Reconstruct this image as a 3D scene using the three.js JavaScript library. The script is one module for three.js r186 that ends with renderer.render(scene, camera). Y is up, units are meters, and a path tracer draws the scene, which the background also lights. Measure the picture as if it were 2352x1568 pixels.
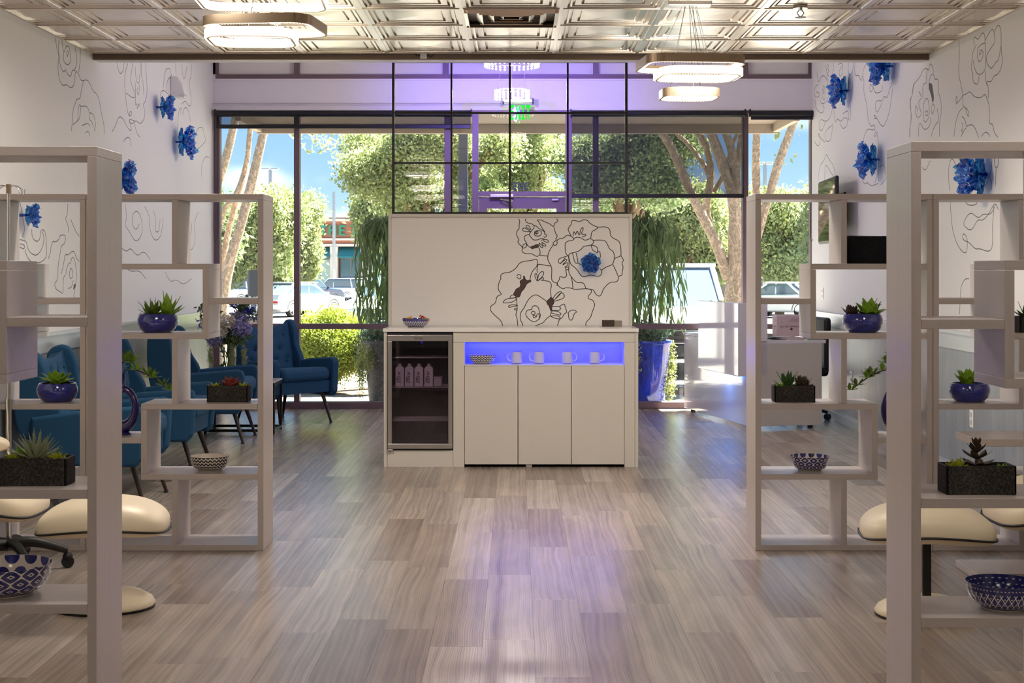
import * as THREE from 'three';
import { RoundedBoxGeometry } from 'three/addons/geometries/RoundedBoxGeometry.js';
import { TextGeometry } from 'three/addons/geometries/TextGeometry.js';
import { FontLoader } from 'three/addons/loaders/FontLoader.js';
import { mergeGeometries } from 'three/addons/utils/BufferGeometryUtils.js';
import { RectAreaLightUniformsLib } from 'three/addons/lights/RectAreaLightUniformsLib.js';

// ---------------------------------------------------------------- camera, sky, sun, exposure
const scene = new THREE.Scene();
const EYE = 1.446, FOCAL = 3390, CX = 1185, CY = 617;        // metres, and pixels of the 2352 x 1568 frame
const camera = new THREE.PerspectiveCamera(2 * Math.atan(951 / FOCAL) * 180 / Math.PI, 2370 / 1902, 0.1, 400);
camera.position.set(0, EYE, 0);
camera.setViewOffset(2370, 1902, 0, 334, 2352, 1568);        // shift lens: level camera, upright verticals
const renderer = new THREE.WebGLRenderer({ antialias: true });
renderer.toneMapping = THREE.LinearToneMapping;
renderer.toneMappingExposure = 1.3;
renderer.shadowMap.enabled = true;
RectAreaLightUniformsLib.init();

function rng(seed) { let a = seed >>> 0; return () => { a = (a + 0x6d2b79f5) | 0; let t = Math.imul(a ^ (a >>> 15), 1 | a); t = (t + Math.imul(t ^ (t >>> 7), 61 | t)) ^ t; return ((t ^ (t >>> 14)) >>> 0) / 4294967296; }; }
const hash3 = (x, y, z) => { let h = Math.imul(x | 0, 374761393) ^ Math.imul(y | 0, 668265263) ^ Math.imul(z | 0, 2147483647 - 91); h = Math.imul(h ^ (h >>> 13), 1274126177); return ((h ^ (h >>> 16)) >>> 0) / 4294967296; };
function noise3(x, y, z) {
  const X = Math.floor(x), Y = Math.floor(y), Z = Math.floor(z), s = (t) => t * t * (3 - 2 * t), fx = s(x - X), fy = s(y - Y), fz = s(z - Z), L = (a, b, t) => a + (b - a) * t;
  const c = (i, j, k) => hash3(X + i, Y + j, Z + k);
  return L(L(L(c(0, 0, 0), c(1, 0, 0), fx), L(c(0, 1, 0), c(1, 1, 0), fx), fy), L(L(c(0, 0, 1), c(1, 0, 1), fx), L(c(0, 1, 1), c(1, 1, 1), fx), fy), fz);
}
const fbm = (x, y, z, n = 4) => { let s = 0, a = 0.5; for (let i = 0; i < n; i++, a *= 0.5, x *= 2.03, y *= 2.03, z *= 2.03) s += a * noise3(x, y, z); return s / (1 - Math.pow(0.5, n)); };

{ // clear blue sky with low fair-weather clouds, the same all the way round
  const W = 2048, H = 1024, data = new Float32Array(W * H * 4), stops = [[0, [0.80, 0.96, 1.14]], [2, [0.50, 0.74, 1.08]], [6, [0.29, 0.53, 0.96]], [20, [0.25, 0.48, 0.93]], [90, [0.22, 0.45, 0.92]]];
  for (let j = 0; j < H; j++) {
    const el = ((j + 0.5) / H - 0.5) * 180, e = Math.max(el, 0); let k = 0; while (k < 3 && e > stops[k + 1][0]) k++;
    const t = Math.min(1, (e - stops[k][0]) / (stops[k + 1][0] - stops[k][0])), base = [0, 1, 2].map((c) => stops[k][1][c] * (1 - t) + stops[k + 1][1][c] * t);
    for (let i = 0; i < W; i++) {
      const az = (i + 0.5) / W * Math.PI * 2, cx = Math.cos(az) * 11, cz = Math.sin(az) * 11;
      let cloud = fbm(cx, cz, e * 0.55 + 3, 5); cloud = Math.max(0, Math.min(1, (cloud - 0.565) * 6)) * (e < 0.2 ? 0 : 1) * (e > 40 ? 0.6 : 1);
      const o = (j * W + i) * 4, w = [1.35, 1.35, 1.38];
      for (let c = 0; c < 3; c++) data[o + c] = el < -0.5 ? 0.25 : base[c] * (1 - cloud * 0.85) + w[c] * cloud * 0.85;
      data[o + 3] = 1;
    }
  }
  const sky = new THREE.DataTexture(data, W, H, THREE.RGBAFormat, THREE.FloatType);
  sky.mapping = THREE.EquirectangularReflectionMapping; sky.magFilter = THREE.LinearFilter; sky.needsUpdate = true;
  scene.background = sky;
}
const sun = new THREE.DirectionalLight(0xfff6e8, 58);
sun.name = 'sun'; sun.position.set(22, 44, -42); sun.target.position.set(0, 0, -22);
sun.castShadow = true; sun.shadow.mapSize.set(2048, 2048);
Object.assign(sun.shadow.camera, { left: -60, right: 60, top: 60, bottom: -60, near: 1, far: 200 });
scene.add(sun, sun.target);

// ---------------------------------------------------------------- helpers
const at = (u, v, d) => new THREE.Vector3((u - CX) * d / FOCAL, EYE - (v - CY) * d / FOCAL, -d);   // a point of the photograph at a distance, in metres
const X = (u, d) => (u - CX) * d / FOCAL, Y = (v, d) => EYE - (v - CY) * d / FOCAL;
const taken = new Map();
function numbered(name) { const n = taken.get(name) ?? 0; taken.set(name, n + 1); return n ? name + '_' + String(n).padStart(3, '0') : name; }
function place(o, name, parent) { o.name = parent === scene ? numbered(name) : name; o.castShadow = o.receiveShadow = true; parent.add(o); return o; }
function metric(g) {        // uv in metres from the face's own direction
  if (g.index) g = g.toNonIndexed();
  const p = g.attributes.position, n = g.attributes.normal ?? g.computeVertexNormals() ?? g.attributes.normal, uv = new Float32Array(p.count * 2);
  const nn = g.attributes.normal;
  for (let i = 0; i < p.count; i += 3) {
    let ax = 0, ay = 0, az = 0;
    for (let k = 0; k < 3; k++) { ax += Math.abs(nn.getX(i + k)); ay += Math.abs(nn.getY(i + k)); az += Math.abs(nn.getZ(i + k)); }
    for (let k = 0; k < 3; k++) {
      const x = p.getX(i + k), y = p.getY(i + k), z = p.getZ(i + k);
      const [a, b] = ax > ay && ax > az ? [z, y] : ay > az ? [x, z] : [x, y];
      uv[(i + k) * 2] = a; uv[(i + k) * 2 + 1] = b;
    }
  }
  return g.setAttribute('uv', new THREE.BufferAttribute(uv, 2));
}
const flat = (g) => { const q = g.index ? g.toNonIndexed() : g; for (const k of Object.keys(q.attributes)) if (!['position', 'normal', 'uv'].includes(k)) q.deleteAttribute(k); if (!q.attributes.uv) q.setAttribute('uv', new THREE.BufferAttribute(new Float32Array(q.attributes.position.count * 2), 2)); return q; };
function join(list) { const l = (Array.isArray(list) ? list : [list]); return l.length === 1 ? l[0] : mergeGeometries(l.map(flat)); }
function part(name, geo, mat, parent) {
  let g = join(geo);
  if (mat.userData.metric && !g.userData.keepUV) g = metric(g);
  return place(new THREE.Mesh(g, mat), name, parent);
}
function tag(o, label, category, group, kind) { o.userData.label = label; if (category) o.userData.category = category; if (group) o.userData.group = group; if (kind) o.userData.kind = kind; return o; }
function thing(name, label, category, pos = [0, 0, 0], turn = 0, group) {
  const o = place(new THREE.Group(), name, scene); o.position.set(...pos); o.rotation.y = turn; return tag(o, label, category, group);
}
function dup(src, pos, turn, label, group) {
  const c = src.clone(); c.name = numbered(src.name.replace(/_\d{3}$/, '')); scene.add(c); c.position.set(...pos); c.rotation.y = turn;
  c.userData = { ...src.userData, label }; if (group) c.userData.group = group; return c;
}
const sub = (name, parent, pos = [0, 0, 0]) => { const g = new THREE.Group(); g.name = name; g.position.set(...pos); parent.add(g); return g; };
const box = (w, h, d, x = 0, y = 0, z = 0) => new THREE.BoxGeometry(w, h, d).translate(x, y, z);
const span = (x0, x1, y0, y1, z0, z1) => new THREE.BoxGeometry(Math.abs(x1 - x0), Math.abs(y1 - y0), Math.abs(z1 - z0)).translate((x0 + x1) / 2, (y0 + y1) / 2, (z0 + z1) / 2);
const rbox = (w, h, d, r = 0.01, x = 0, y = 0, z = 0, seg = 2) => new RoundedBoxGeometry(w, h, d, seg, Math.min(r, w / 2.01, h / 2.01, d / 2.01)).translate(x, y, z);
const cyl = (r0, r1, h, x = 0, y = 0, z = 0, seg = 16) => new THREE.CylinderGeometry(r0, r1, h, seg).translate(x, y, z);
const V = (a) => (a.isVector3 ? a : new THREE.Vector3(...a));
function tube(pts, r, seg = 24, rad = 8, closed = false) { return new THREE.TubeGeometry(new THREE.CatmullRomCurve3(pts.map(V), closed, 'centripetal'), seg, r, rad, closed); }
function bar(a, b, r, r2 = r, seg = 8) {
  a = V(a); b = V(b); const d = b.clone().sub(a), g = new THREE.CylinderGeometry(r2, r, d.length(), seg);
  g.applyQuaternion(new THREE.Quaternion().setFromUnitVectors(new THREE.Vector3(0, 1, 0), d.clone().normalize()));
  return g.translate((a.x + b.x) / 2, (a.y + b.y) / 2, (a.z + b.z) / 2);
}
function limb(pts, r0, r1, seg = 20, rad = 10, bumps = 0, seed = 1) {   // tapering, slightly knobbly branch
  const c = new THREE.CatmullRomCurve3(pts.map(V), false, 'centripetal'), g = new THREE.TubeGeometry(c, seg, 1, rad, false), p = g.attributes.position;
  for (let i = 0; i <= seg; i++) {
    const t = i / seg, ctr = c.getPointAt(t), r = r0 + (r1 - r0) * t;
    for (let j = 0; j <= rad; j++) {
      const k = i * (rad + 1) + j, n = 1 + bumps * (noise3(i * 0.5 + seed * 7, (j % rad) * 0.9, seed) - 0.5);
      p.setXYZ(k, ctr.x + (p.getX(k) - ctr.x) * r * n, ctr.y + (p.getY(k) - ctr.y) * r * n, ctr.z + (p.getZ(k) - ctr.z) * r * n);
    }
  }
  const uv = g.attributes.uv, len = c.getLength(); for (let i = 0; i < uv.count; i++) uv.setXY(i, uv.getX(i) * len, uv.getY(i) * 2 * Math.PI * r0);
  g.computeVertexNormals(); g.userData.keepUV = true; return g;
}
const lathe = (pts, seg = 36) => new THREE.LatheGeometry(pts.map(([r, y]) => new THREE.Vector2(r, y)), seg);
function shapeOf(pts, smooth = false) { const s = new THREE.Shape(); if (smooth) { s.setFromPoints(new THREE.CatmullRomCurve3(pts.map(([x, y]) => new THREE.Vector3(x, y, 0)), true).getPoints(pts.length * 6).map((q) => new THREE.Vector2(q.x, q.y))); } else s.setFromPoints(pts.map(([x, y]) => new THREE.Vector2(x, y))); return s; }
const extrude = (pts, depth, bevel = 0, smooth = false, seg = 2) => new THREE.ExtrudeGeometry(shapeOf(pts, smooth), { depth: depth - 2 * bevel, bevelEnabled: bevel > 0, bevelThickness: bevel, bevelSize: bevel, bevelOffset: -bevel, bevelSegments: seg, curveSegments: 12 }).translate(0, 0, bevel);
const font = { bold: await new FontLoader().loadAsync('fonts/droid/droid_sans_bold.typeface.json'), regular: await new FontLoader().loadAsync('fonts/droid/droid_sans_regular.typeface.json'), serif: await new FontLoader().loadAsync('fonts/droid/droid_serif_bold.typeface.json') };
function text(s, size, depth, f = 'bold') { const g = new TextGeometry(s, { font: font[f], size, depth, curveSegments: 4 }); g.computeBoundingBox(); const b = g.boundingBox; return g.translate(-(b.min.x + b.max.x) / 2, -(b.min.y + b.max.y) / 2, 0); }

// ---------------------------------------------------------------- textures and materials
function dataTex(w, h, f, srgb = true, rep = 1) {
  const a = new Uint8Array(w * h * 4);
  for (let j = 0; j < h; j++) for (let i = 0; i < w; i++) { const c = f(i / w, j / h, i, j), o = (j * w + i) * 4; if (Array.isArray(c)) { a[o] = c[0]; a[o + 1] = c[1]; a[o + 2] = c[2]; } else a[o] = a[o + 1] = a[o + 2] = c; a[o + 3] = 255; }
  const t = new THREE.DataTexture(a, w, h); t.wrapS = t.wrapT = THREE.RepeatWrapping; t.magFilter = THREE.LinearFilter; if (srgb) t.colorSpace = THREE.SRGBColorSpace; t.repeat.set(rep, rep); t.needsUpdate = true; return t;
}
function canvasTex(w, h, draw) { const c = document.createElement('canvas'); c.width = w; c.height = h; draw(c.getContext('2d'), w, h); const t = new THREE.CanvasTexture(c); t.colorSpace = THREE.SRGBColorSpace; t.wrapS = t.wrapT = THREE.RepeatWrapping; return t; }
const wrapN = (u, v, sx, sy, seed, n = 4) => { const a = u * Math.PI * 2, b = v * Math.PI * 2; return fbm(Math.cos(a) * sx + 11 + seed, Math.sin(a) * sx + Math.cos(b) * sy + 23, Math.sin(b) * sy + 5 + seed, n); };
const cl = (x) => Math.max(0, Math.min(255, x));
function std(o, metricUV = false) { const m = o.transmission !== undefined || o.clearcoat !== undefined || o.sheen !== undefined ? new THREE.MeshPhysicalMaterial(o) : new THREE.MeshStandardMaterial(o); m.userData.metric = metricUV; return m; }

const T = {};
T.wood = dataTex(512, 1024, (u, v) => {                        // weathered oak, grain along v
  const warp = (wrapN(u, v, 0.5, 0.35, 3, 3) - 0.5) * 0.10, line = wrapN(u + warp, v, 9, 0.25, 1, 4), ring = 0.5 + 0.5 * Math.sin((u + warp) * 414.69 + wrapN(u, v, 1.2, 0.5, 8, 3) * 12), patch = wrapN(u, v, 1.2, 0.8, 17, 3);
  const g = 212 + (line - 0.5) * 66 + (patch - 0.5) * 40 - Math.pow(ring, 4) * 20; return [cl(g * 1.02), cl(g * 0.985), cl(g * 0.955)];
});
T.woodBump = dataTex(512, 1024, (u, v) => {
  const warp = (wrapN(u, v, 0.5, 0.35, 3, 3) - 0.5) * 0.10, line = wrapN(u + warp, v, 9, 0.25, 1, 4), ring = 0.5 + 0.5 * Math.sin((u + warp) * 414.69 + wrapN(u, v, 1.2, 0.5, 8, 3) * 12);
  return cl(150 + (line - 0.5) * 130 - Math.pow(ring, 4) * 50);
}, false);
T.grain = dataTex(256, 256, (u, v) => cl(246 + (wrapN(u, v, 0.4, 14, 2, 3) - 0.5) * 16 + (hash3(u * 256, v * 256, 3) - 0.5) * 6));
T.grainUp = dataTex(256, 256, (u, v) => cl(246 + (wrapN(u, v, 14, 0.4, 2, 3) - 0.5) * 16 + (hash3(u * 256, v * 256, 3) - 0.5) * 6));
T.fine = dataTex(256, 256, (u, v, i, j) => cl(128 + (hash3(i, j, 1) - 0.5) * 110 + (wrapN(u, v, 3, 3, 4, 3) - 0.5) * 80), false);
T.speck = dataTex(256, 256, (u, v, i, j) => { const n = wrapN(u, v, 3, 3, 9, 4), s = hash3(i >> 1, j >> 1, 5); const k = 0.75 + n * 0.5 + (s > 0.93 ? 0.5 : 0) - (s < 0.07 ? 0.25 : 0); return [cl(196 * k), cl(196 * k), cl(210 * k)]; });
T.stone = dataTex(256, 256, (u, v, i, j) => cl(150 + (hash3(i, j, 7) - 0.5) * 150 + (wrapN(u, v, 3, 3, 2, 3) - 0.5) * 60));
T.paint = dataTex(256, 256, (u, v) => cl(128 + (wrapN(u, v, 5, 5, 6, 4) - 0.5) * 120), false);
T.brushed = dataTex(256, 256, (u, v) => { const n = wrapN(u, v, 14, 0.3, 12, 4), p = wrapN(u, v, 0.7, 0.4, 31, 3); return cl(210 + (n - 0.5) * 26 + (p - 0.5) * 50); });
T.brushedR = dataTex(256, 256, (u, v) => cl(128 + (wrapN(u, v, 14, 0.3, 12, 4) - 0.5) * 150), false);
T.swirl = dataTex(256, 256, (u, v) => { const n = wrapN(u, v, 2.2, 2.2, 3, 4), m = wrapN(u, v, 5, 5, 19, 4), s = m > 0.66 ? 1 : 0, k = Math.max(0, Math.min(1, (n - 0.3) * 2.4)); return s ? [205, 228, 255] : [cl(14 + 60 * k), cl(62 + 140 * k), cl(180 + 75 * k)]; });
T.bark = dataTex(256, 256, (u, v) => { const n = wrapN(u, v, 4.5, 5, 5, 4), f = wrapN(u, v, 9, 8, 14, 3), k = n > 0.52 ? 1.08 : 0.92; return [cl(184 * k * (0.7 + f * 0.6)), cl(163 * k * (0.7 + f * 0.6)), cl(141 * k * (0.68 + f * 0.6))]; });
T.asphalt = dataTex(256, 256, (u, v, i, j) => cl(205 + (hash3(i, j, 2) - 0.5) * 50 + (wrapN(u, v, 2, 2, 8, 4) - 0.5) * 50));
T.mulch = dataTex(256, 256, (u, v, i, j) => { const n = wrapN(u, v, 12, 12, 8, 3); return [cl(60 + n * 120), cl(45 + n * 95), cl(35 + n * 70)]; });
const woodTones = [0xbbb2aa, 0xaea299, 0xc9c1b9, 0xa1958c, 0xb4aba4, 0xc4b9ae];
const M = {
  plank: woodTones.map((c) => std({ color: c, map: T.wood, bumpMap: T.woodBump, bumpScale: 0.0006, roughness: 0.26 })),
  laminate: std({ color: 0xc6bcb8, map: T.grain, bumpMap: T.grain, bumpScale: 0.0004, roughness: 0.3 }, true),
  laminateUp: std({ color: 0xc6bcb8, map: T.grainUp, bumpMap: T.grainUp, bumpScale: 0.0004, roughness: 0.3 }, true),
  paint: std({ color: 0xe6e5e3, bumpMap: T.paint, bumpScale: 0.0006, roughness: 0.55 }, true),
  lilac: std({ color: 0xe2dde2, bumpMap: T.paint, bumpScale: 0.0006, roughness: 0.6 }, true),
  tin: std({ color: 0xd0c5b8, metalness: 1, roughness: 0.24, bumpMap: T.fine, bumpScale: 0.0001 }, true),
  bronze: std({ color: 0x7d6c5c, metalness: 0.6, roughness: 0.45 }),
  mullion: std({ color: 0x6d5a60, roughness: 0.45, metalness: 0.2 }),
  silverPaper: std({ color: 0xc9ced0, map: T.brushed, metalness: 0.55, roughness: 0.38, bumpMap: T.brushedR, bumpScale: 0.0004 }, true),
  rail: std({ color: 0xc4c8c9, metalness: 0.45, roughness: 0.3 }),
  gloss: std({ color: 0xe9e7ea, roughness: 0.08, clearcoat: 1, clearcoatRoughness: 0.03 }),
  lacquer: std({ color: 0xcfc9bf, roughness: 0.22, clearcoat: 0.6, clearcoatRoughness: 0.08 }),
  quartz: std({ color: 0xe4e1dc, roughness: 0.12 }),
  black: std({ color: 0x16130f, roughness: 0.4, metalness: 0.5 }),
  plastic: std({ color: 0x121214, roughness: 0.45 }),
  dark: std({ color: 0x1b1a1d, roughness: 0.6 }),
  steel: std({ color: 0xc2c0bd, metalness: 1, roughness: 0.28 }),
  chrome: std({ color: 0xdadada, metalness: 1, roughness: 0.12 }),
  satin: std({ color: 0xa08e78, metalness: 0.75, roughness: 0.42 }),
  glass: std({ color: 0xf4faf8, transmission: 1, roughness: 0, thickness: 0, ior: 1.5 }),
  smoke: std({ color: 0xd6ced8, transmission: 1, roughness: 0, thickness: 0, ior: 1.5 }),
  clear: std({ color: 0xffffff, transmission: 1, roughness: 0.02, thickness: 0, ior: 1.45 }),
  white: std({ color: 0xf0efed, roughness: 0.4 }),
  velvet: std({ color: 0x0a4163, roughness: 0.85, sheen: 1, sheenColor: new THREE.Color(0x45b4e8), sheenRoughness: 0.3, bumpMap: T.fine, bumpScale: 0.0006 }, true),
  walnut: std({ color: 0x2c1d17, roughness: 0.35 }),
  leather: std({ color: 0xeadcc0, roughness: 0.42, bumpMap: T.fine, bumpScale: 0.0004 }, true),
  piping: std({ color: 0x14120f, roughness: 0.4 }),
  cobalt: std({ color: 0x3d48b4, map: T.speck, roughness: 0.12, clearcoat: 1, clearcoatRoughness: 0.04 }),
  indigo: std({ color: 0x241c6a, roughness: 0.1, clearcoat: 1, clearcoatRoughness: 0.04 }),
  charcoal: std({ color: 0x5a544d, map: T.stone, roughness: 0.85, bumpMap: T.stone, bumpScale: 0.001 }, true),
  moss: std({ color: 0x3d4a1c, map: T.mulch, roughness: 1 }, true),
  leafGreen: std({ color: 0x8fbb35, roughness: 0.45 }),
  leafOlive: std({ color: 0x6d8a34, roughness: 0.5 }),
  leafDeep: std({ color: 0x3d6130, roughness: 0.45 }),
  leafGrey: std({ color: 0x9fa88a, roughness: 0.6 }),
  leafYellow: std({ color: 0xb7bf2a, roughness: 0.5 }),
  leafRed: std({ color: 0x8c3a32, roughness: 0.5 }),
  leafPlum: std({ color: 0x4d3f33, roughness: 0.5 }),
  blueGlass: std({ color: 0xffffff, map: T.swirl, transmission: 0.8, roughness: 0.05, thickness: 0, ior: 1.7, bumpMap: T.paint, bumpScale: 0.01 }),
  glow: std({ color: 0xffffff, emissive: 0xfff1dc, emissiveIntensity: 2.6, roughness: 0.4 }),
};
// ---------------------------------------------------------------- the room
const WL = -3.13, WR = 3.055, DW = 15.3, CEIL = 3.026, EDGE = 10.93, BACK = 5.5, HIGH = 3.9;
const struct = (o, label) => tag(o, label, undefined, undefined, 'structure');
{ // floor: a slab with every plank that can be told apart laid on it
  const floor = struct(part('floor', span(WL - 0.2, WR + 0.2, -0.12, -0.006, BACK + 0.2, -DW - 0.1), std({ color: 0x4b443f, roughness: 0.9 }), scene), 'grey weathered wood plank floor');
  const R = rng(5), W = 0.2, L = 1.22, geos = [];
  const plankGeo = (w, l, k) => {
    const g = new RoundedBoxGeometry(w - 0.0004, 0.006, l - 0.0004, 1, 0.0005), p = g.attributes.position, uv = new Float32Array(p.count * 2), ou = k * 0.37, ov = k * 0.61;
    for (let i = 0; i < p.count; i++) { uv[i * 2] = p.getX(i) / 0.62 + ou; uv[i * 2 + 1] = p.getZ(i) / 1.6 + ov; }
    return g.setAttribute('uv', new THREE.BufferAttribute(uv, 2));
  };
  for (let k = 0; k < 14; k++) geos.push(plankGeo(W, L, k));
  for (let c = 0; c < 31; c++) {
    const x0 = WL + c * W, w = Math.min(W, WR - x0); if (w < 0.03) continue;
    let d = DW - 0.06 - R() * L;
    let end = DW - 0.06;
    for (;;) {
      const l = end - d; if (l > 0.12) { const full = Math.abs(l - L) < 1e-6 && w === W; const m = place(new THREE.Mesh(full ? geos[Math.floor(R() * 14)] : plankGeo(w, l, Math.floor(R() * 40)), M.plank[Math.floor(R() * 6)]), 'plank', floor); m.position.set(x0 + w / 2, -0.003, -(d + end) / 2); }
      end = d; if (end < 4.75) break; d = end - L;
    }
  }
  const rest = part('plank_field', span(WL, WR, -0.006, 0, BACK, -4.0), M.plank[1], floor); rest.userData.kind = 'stuff';
  const uv = rest.geometry.attributes.uv, p = rest.geometry.attributes.position; for (let i = 0; i < uv.count; i++) uv.setXY(i, p.getX(i) / 0.62, p.getZ(i) / 1.6);
  rest.geometry.translate(0, -0.001, 0);
}
{ // pressed-metal ceiling in a T-bar grid, open towards the entrance
  const ceil = struct(part('ceiling', span(WL - 0.2, WR + 0.2, CEIL + 0.05, CEIL + 0.15, BACK + 0.2, -EDGE), M.white, scene), 'pressed metal tile ceiling in a T-bar grid');
  const prof = [[0.012, 0.002], [0.034, 0.002], [0.037, 0.017], [0.046, 0.017], [0.049, 0.005], [0.062, 0.006], [0.065, 0.022], [0.075, 0.022], [0.078, 0.010], [0.116, 0.010], [0.119, 0.024], [0.129, 0.024], [0.132, 0.012], [0.215, 0.010], [0.305, 0.007]];
  const S = 0.61, gx = 0.277, tileGeo = (x0, x1, z0, z1, lo, hi) => {          // square rings, mitred, cut at the walls
    const pos = [], P = (i, k) => { const a = Math.min(prof[i][0], S / 2), c = [[x0 + a, z0 + a], [x1 - a, z0 + a], [x1 - a, z1 - a], [x0 + a, z1 - a]][k % 4]; return [Math.max(lo, Math.min(hi, c[0])), prof[i][1], c[1]]; };
    for (let i = 0; i + 1 < prof.length; i++) for (let k = 0; k < 4; k++) { const a = P(i, k), b = P(i, k + 1), c = P(i + 1, k + 1), d = P(i + 1, k); pos.push(...a, ...b, ...c, ...a, ...c, ...d); }
    const g = new THREE.BufferGeometry(); g.setAttribute('position', new THREE.Float32BufferAttribute(pos, 3)); g.computeVertexNormals(); return g;
  };
  const whole = metric(tileGeo(-S / 2, S / 2, -S / 2, S / 2, -9, 9)); whole.userData.keepUV = true;
  const d0 = 10.82;
  for (let r = 0; r < 9; r++) for (let c = -6; c < 5; c++) {
    const x = gx + (c + 0.5) * S, z = -(d0 - (r + 0.5) * S); if (r === 2 && c === -1) continue;
    const cut = x - S / 2 < WL || x + S / 2 > WR;
    const t = part('tile', cut ? tileGeo(-S / 2, S / 2, -S / 2, S / 2, WL - x, WR - x) : whole, M.tin, ceil); t.position.set(x, CEIL, z);
  }
  for (let c = -5; c <= 4; c++) part('grid_bar', rbox(0.024, 0.006, 5.6, 0.002, gx + c * S, CEIL + 0.001, -(d0 - 2.75)), M.tin, ceil);
  for (let r = 0; r < 10; r++) part('grid_bar', rbox(WR - WL, 0.006, 0.024, 0.002, (WL + WR) / 2, CEIL + 0.0005, -(d0 - r * S)), M.tin, ceil);
  part('ceiling_field', span(WL, WR, CEIL, CEIL + 0.05, BACK, -(d0 - 9 * S)), M.tin, ceil);
  part('wall_angle', [box(0.024, 0.05, 16.4, WL + 0.012, CEIL + 0.02, -2.7), box(0.024, 0.05, 16.4, WR - 0.012, CEIL + 0.02, -2.7)], M.tin, ceil);
  struct(part('trim_1', [rbox(WR - WL, 0.042, 0.04, 0.004, (WL + WR) / 2, CEIL - 0.014, -EDGE)], M.bronze, scene), 'bronze metal edge trim of the metal ceiling');
  struct(part('wall_bulkhead', span(WL, WR, 2.992, HIGH, -EDGE - 0.02, -EDGE - 0.14), M.paint, scene), 'white bulkhead above the open grid');
  struct(part('ceiling_entrance', span(WL - 0.2, WR + 0.2, HIGH, HIGH + 0.1, -EDGE, -DW - 0.15), M.paint, scene), 'white entrance ceiling');
  struct(part('wall_back', span(WL - 0.2, WR + 0.2, 0, CEIL + 0.1, BACK, BACK + 0.15), M.paint, scene), 'white back wall');
}
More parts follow.
